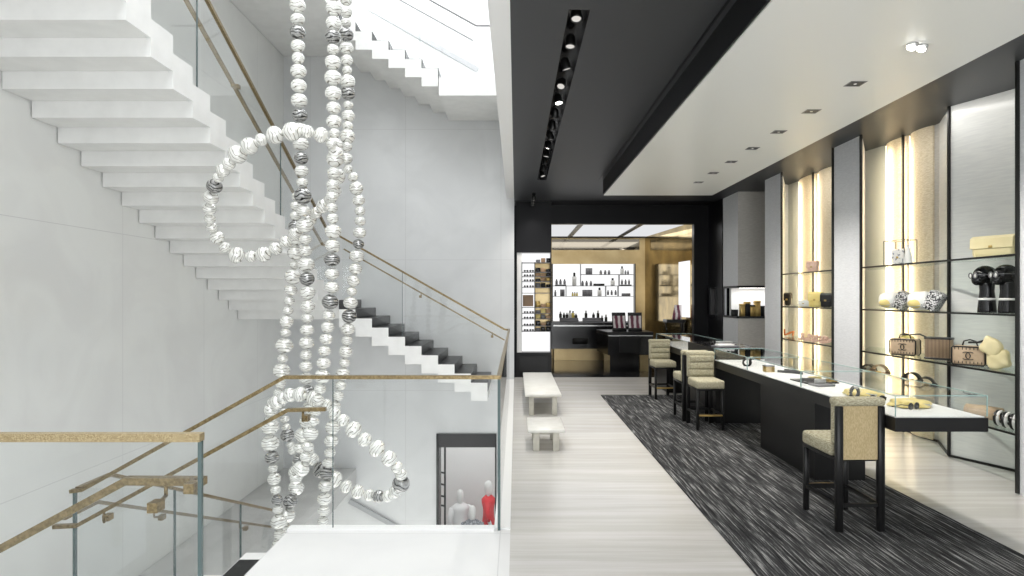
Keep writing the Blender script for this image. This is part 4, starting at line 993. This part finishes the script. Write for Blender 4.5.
def flat(name, label, cat, x0, x1, y0, y1, m):
    t = thing(name, label, cat, (Xb((x0+x1)/2), YS-.02, Zb(y1)+.004))
    w1 = (x1-x0)/F*YS/2; h1 = (y1-y0)/F*YS
    if cat == 'tray': MB().rbox(-w1,w1,-.06,.06,0,h1,.004,1).build('tray_body', M[m], t)
    else:
        n = max(2, int(w1/.04))
        for k in range(n):
            a = -w1+2*w1*k/n; MB().rbox(a+.002,a+2*w1/n-.002,-.05,.05,0,h1*.9,.004,1).build('carton', M[m], t)
        MB().box(-w1,w1,-.05,.05,h1*.9,h1).build('lid', M['black'], t)
flat('perfume_tray', 'black tray under the left bottles', 'tray', 554.8, 566, 284.8, 285.8, 'black')
flat('perfume_tray', 'black tray in the middle of the second perfume shelf', 'tray', 593.3, 604, 283.8, 285.8, 'black')
flat('perfume_tray', 'black tray under the right bottles', 'tray', 619.9, 631, 284.8, 285.8, 'black')
flat('perfume_tray', 'grey tray at the right of the third shelf', 'tray', 621.6, 629.8, 293.4, 296.2, 'smoke')
flat('perfume_cartons', 'grey perfume cartons on the top shelf', 'box', 585.5, 592, 268.5, 274.5, 'smoke')
flat('perfume_cartons', 'grey perfume cartons in the middle of the third shelf', 'box', 582.2, 592, 290, 296.2, 'smoke')
flat('perfume_cartons', 'dark perfume cartons at the left of the third shelf', 'box', 560, 564.5, 289.6, 296.2, 'smoke')

# beauty counters
t = thing('beauty_counter', 'rear black counter below the perfume wall', 'counter', (wx(551, 15.9), 15.9, 0))
w1 = 2.3
MB().box(0,w1,0,.5,.32,.985).build('counter_body', M['black'], t); MB().box(-.01,w1,-.02,.5,.985,1.01).build('counter_top', M['smoke'], t)
MB().box(.1,w1-.1,.3,.48,0,.32).build('base', M['brass_panel'], t)
MB().box(.06,w1-.06,-.012,0,.90,.93).build('trim_line', M['steel'], t)
MB().rbox(.55,.95,-.012,0,.44,.60,.003,1).build('drawer', M['black_satin'], t)
t = thing('beauty_counter', 'front black makeup counter with drawer on a dark base', 'counter', (wx(608, 13.7), 13.7, 0))
w2 = wx(653, 13.7)-wx(608, 13.7)
MB().prism([(0,0),(w2,0),(w2,1.1),(-.1,1.1)], .37, .80).build('counter_body', M['black'], t)
MB().prism([(-.01,-.01),(w2+.01,-.01),(w2+.01,1.12),(-.11,1.12)], .80, .875).build('counter_top', M['black_satin'], t)
MB().box(.01,w2-.01,-.012,0,.785,.805).build('trim_line', M['steel'], t)
MB().box(.25,.72,-.014,0,.42,.76).build('drawer', M['black_satin'], t)
MB().box(.05,w2-.3,.05,1.0,0,.37).build('base', M['black'], t); MB().box(w2-.28,w2-.02,.05,1.0,0,.37).build('base', M['brass_panel'], t, label='brass side of the base')
ZT = .876
def palette(label, x, rz):
    t = thing('makeup_display', label, 'makeup display', (x, 13.95, ZT), rz, 'framed makeup displays')
    T = Matrix.Rotation(-.2,4,'X')
    MB().box(-.155,-.14,-.015,.015,.06,.43).box(.14,.155,-.015,.015,.06,.43).box(-.155,.155,-.015,.015,.06,.075).box(-.155,.155,-.015,.015,.355,.43).xf(T).build('frame', M['black'], t)
    sw = MB().box(-.14,.14,-.01,.01,.075,.36).xf(T).build('swatch_panel', M['palette'], t)
    MB().rbox(-.15,.15,-.06,.08,0,.06,.004,1).build('stand', M['black_satin'], t)
palette('left framed makeup swatch panel on the front counter', wx(619.5, 13.95), .12)
palette('right framed makeup swatch panel on the front counter', wx(635, 13.95), -.1)
# testers on rear counter
for k, (x0, n) in enumerate(((560, 9), (583, 9))):
    t = thing('tester_riser', ['left stepped black tester stand on the rear counter','right stepped black tester stand on the rear counter'][k], 'display stand', (wx(x0+9, 16.05), 16.05, 1.011))
    MB().rbox(-.24,.24,-.10,.10,0,.05,.004,1).build('step', M['smoke'], t); MB().rbox(-.24,.24,-.0,.10,.05,.10,.004,1).build('step', M['smoke'], t)
for i, (px, hp, kd) in enumerate(((560.5,6,'tester'),(564,5,'tester'),(567,5,'tester'),(570,7,'clear'),(573,6.5,'yellow'),(576,4,'tester'),(586,7,'tester'),(593.5,5,'tester'),(598,7,'tester'),(602,6,'tester'),(606,7,'tester'))):
    bottle(px, 0, hp, kd, ['black tester bottle','black tester bottle','black tester bottle','clear tester bottle','yellow tester bottle','black tester bottle','tall black tester','black tester','tall black tester','black tester','tall black tester'][i]+', '+['first','second','third','fourth','fifth','sixth','seventh','eighth','ninth','tenth','eleventh'][i]+' from the left on the rear counter', 1.4, 'tester bottles on the rear counter', 16.1, 1.112 if px < 578 or 583 < px < 601.6 else 1.011)
# right side counter with palettes
t = thing('makeup_stand', 'wall mounted black makeup shelf at the right of the beauty room', 'shelf', (wx(664,14.0), 13.75, 0))
w3 = xw(14.1)-wx(664,14.0)-.01
MB().box(0,w3,0,.35,1.08,1.15).build('shelf', M['black'], t); MB().box(.05,w3,.02,.33,.72,.80).build('shelf', M['smoke'], t)
MB().tube([(.0,.1,1.08),(.02,.1,.9),(.08,.1,.8)], .02, 8).build('bracket', M['black'], t); MB().box(w3-.06,w3,.1,.3,0,1.08).build('leg', M['black'], t)
t = thing('makeup_display', 'fan of red and white makeup samples on the right shelf', 'makeup display', (wx(675,14.0), 13.92, 1.151))
for k in range(5): MB().rbox(-.10+.02*k,.06+.02*k,-.08+.03*k,-.06+.03*k,.0+.0*k,.08+.06*k,.004,1).build('sample_card', M['palette'], t)

# ------------------------------------------------------------------ lower level mannequins
def mannequin(label, loc, rz, cloth, extra=None, s=1.):
    t = thing('mannequin', label, 'mannequin', loc, rz)
    m = MB()
    m.lathe([(.02,1.47),(.055,1.49),(.075,1.56),(.085,1.64),(.075,1.72),(.04,1.765),(.01,1.775)], seg=18, sx=.9, sy=1.05)
    m.lathe([(.10,.88),(.16,.92),(.14,1.06),(.135,1.16),(.17,1.30),(.19,1.38),(.12,1.44),(.05,1.47),(.048,1.53)], seg=20, sy=.62)
    for sx in (-1, 1):
        m.tube([(sx*.17,0,1.38),(sx*.22,0,1.18),(sx*.235,-.02,1.08),(sx*.23,-.08,.90),(sx*.225,-.10,.80)], [.052,.045,.038,.032,.022], 10)
        m.tube([(sx*.085,0,.92),(sx*.10,0,.52),(sx*.10,.01,.30),(sx*.10,.02,.06)], [.085,.062,.05,.032], 12)
        m.rbox(sx*.1-.04,sx*.1+.04,-.16,.06,0,.06,.02,2)
    m.build('body', M['pearl_white'], t)
    c = MB(); c.lathe([(.185,.84),(.19,.95),(.165,1.08),(.165,1.2),(.20,1.32),(.215,1.39),(.13,1.455),(.075,1.47)], seg=22, sy=.68)
    for sx in (-1, 1): c.tube([(sx*.18,0,1.39),(sx*.235,0,1.18),(sx*.25,-.02,1.08),(sx*.24,-.09,.88)], [.068,.06,.055,.05], 12)
    c.build('jacket', M[cloth], t)
    m2 = MB()
    for sx in (-1, 1): m2.tube([(sx*.09,0,.9),(sx*.105,0,.5),(sx*.105,.01,.12)], [.105,.085,.075], 12)
    m2.build('trousers', M[extra or cloth], t)
    t.scale = (s, s, s); return t
ZL = -4.7
mannequin('white mannequin in a grey knit jacket in the lower doorway', (wx(472.5,13.6), 13.6, ZL), 0, 'grey_cloth', 'grey_cloth')
mannequin('white mannequin in white top and red trousers at the left of the doorway', (wx(460,14.4), 14.4, ZL), .5, 'white_cloth', 'red', 1.06)
mannequin('white mannequin in red at the right side of the lower doorway', (wx(488.5,14.6), 14.6, ZL), 1.5, 'red', 'red', 1.14)
t = thing('clothes_rack', 'slim black rack pole with pegs behind the lower door frame', 'rack', (wx(445,13.2), 13.2, ZL))
MB().box(-.02,.02,-.02,.02,0,3.4).build('pole', M['black_satin'], t)
for z in (1.9,2.1,2.35,2.6): MB().tube([(0,0,z),(-.12,-.02,z+.03)], .02, 8).build('peg', M['black_satin'], t)

# ------------------------------------------------------------------ lights
def area(name, loc, rot, sx, sy, e, col=(1,1,1), spread=None):
    l = bpy.data.lights.new(name, 'AREA'); l.shape = 'RECTANGLE'; l.size = sx; l.size_y = sy; l.energy = e; l.color = col
    if spread: l.spread = spread
    o = bpy.data.objects.new(name, l); C.objects.link(o); o.location = loc; o.rotation_euler = rot; o['kind'] = 'helper'; return o
area('skylight_lamp', (-1.6, 3.6, 9.45), (0,0,0), 5, 8, 470, (.97,.985,1))
area('shop_rear_fill', (2.6, -2.9, 1.6), (PI/2+.2,0,0), 5, 2.6, 200, (.98,.99,1))  # unseen fill from behind, tilted up to brighten the ceiling
area('stair_rear_fill', (-2.6, -2.9, 2.2), (PI/2,0,0), 3.8, 4, 30, (.98,.99,1))  # unseen weak fill from behind for the stair hall
area('upper_wall_fill', (-2.0, 11.0, 9.3), (.45,0,0), 4.4, .3, 170, (.98,.99,1))  # added wall wash to brighten the upper back wall
area('beauty_ceiling_lamp', (2.2, 14.8, pt), (0,0,0), 2.6, 2.2, 25)
area('lower_room_lamp', (-1, 14, -.75), (0,0,0), 3, 2, 30)
area('lower_bounce_fill', (-2.2, 7.5, -2.6), (0,0,0), 3.0, 5, 210, (1,.99,.96))  # added so the lower floor bounces light up onto the stair soffits
for y, yn in ((7.53,'a'),(7.88,'b'),(9.815,'c'),(10.38,'d')):
    area('bay_strip_lamp', (4.66, y, 1.85), (0,-PI/2,0), 3.3, .02, 12, (1,.86,.64))
area('niche_lamp', (4.6, 11.8, nt_-.03), (0,0,0), .8, .2, 4)
area('bay_top_fill', (4.3, 6.3, ZD-.03), (0,-.25,0), .08, 2.1, 6, (1,.97,.92))  # unseen fill added to brighten the near bay's wall panels
area('bay_top_fill', (4.3, 9.0, ZD-.03), (0,-.25,0), .08, 1.4, 5, (1,.97,.92))  # same added fill over the far bay
def spot(name, loc, e, ang=1.7, blend=.6, rot=(0,0,0), col=(1,.96,.9), r=.05):
    l = bpy.data.lights.new(name, 'SPOT'); l.energy = e; l.spot_size = ang; l.spot_blend = blend; l.color = col; l.shadow_soft_size = r
    o = bpy.data.objects.new(name, l); C.objects.link(o); o.location = loc; o.rotation_euler = rot; o['kind'] = 'helper'; return o
for y in DL+[4.2]: spot('downlight_beam', (2.72, y, ZW-.02), 60, 2.0, .8, (0, -.25, 0))
for k in (0, 3, 6, 9, 12): spot('slot_beam', ((SX0+SX1)/2, SY0+.22+k*(ll-.4)/12, ZD-.01), 40+5*k, 2.0, .9)
t = thing('track_spotlight', 'group of small black ceiling spotlights beside the beauty room portal', 'light', (.34, 12.2, ZD))
MB().box(-.03,.03,-.5,.5,-.02,0).build('track', M['black'], t)
for k in range(3):
    a = MB().lathe([(.03,-.03),(.04,-.05),(.04,-.13),(.034,-.13),(.03,-.12)], seg=14).build('spotlight', M['black_metal'], t); a.location = (0, -.35+.33*k, 0)
    MB().lathe([(.001,-.122),(.031,-.122),(.031,-.118),(.001,-.118)], seg=14).build('lens', M['lamp_soft'], a)
    spot('track_beam', (.34, 11.85+.33*k, ZD-.16), 30, 1.9, .9)
w = bpy.data.worlds.new('World'); bpy.context.scene.world = w; w.use_nodes = True
w.node_tree.nodes['Background'].inputs[0].default_value = (.93,.96,1,1); w.node_tree.nodes['Background'].inputs[1].default_value = .8

# ------------------------------------------------------------------ camera
cam = bpy.data.cameras.new('camera'); co = bpy.data.objects.new('camera', cam); C.objects.link(co)
co.location = (0,0,H); co.rotation_euler = (PI/2,0,0)
cam.sensor_width = 36; cam.lens = F/1024*36
cam.shift_x = -(VX-512)/1024; cam.shift_y = (VY-288)/1024; cam.clip_start = .05
bpy.context.scene.camera = co
vs = bpy.context.scene.view_settings
bpy.context.scene.display_settings.display_device = 'sRGB'
vs.view_transform = 'Standard'; vs.look = 'None'; vs.gamma = 1; vs.use_curve_mapping = False; vs.exposure = 0.38
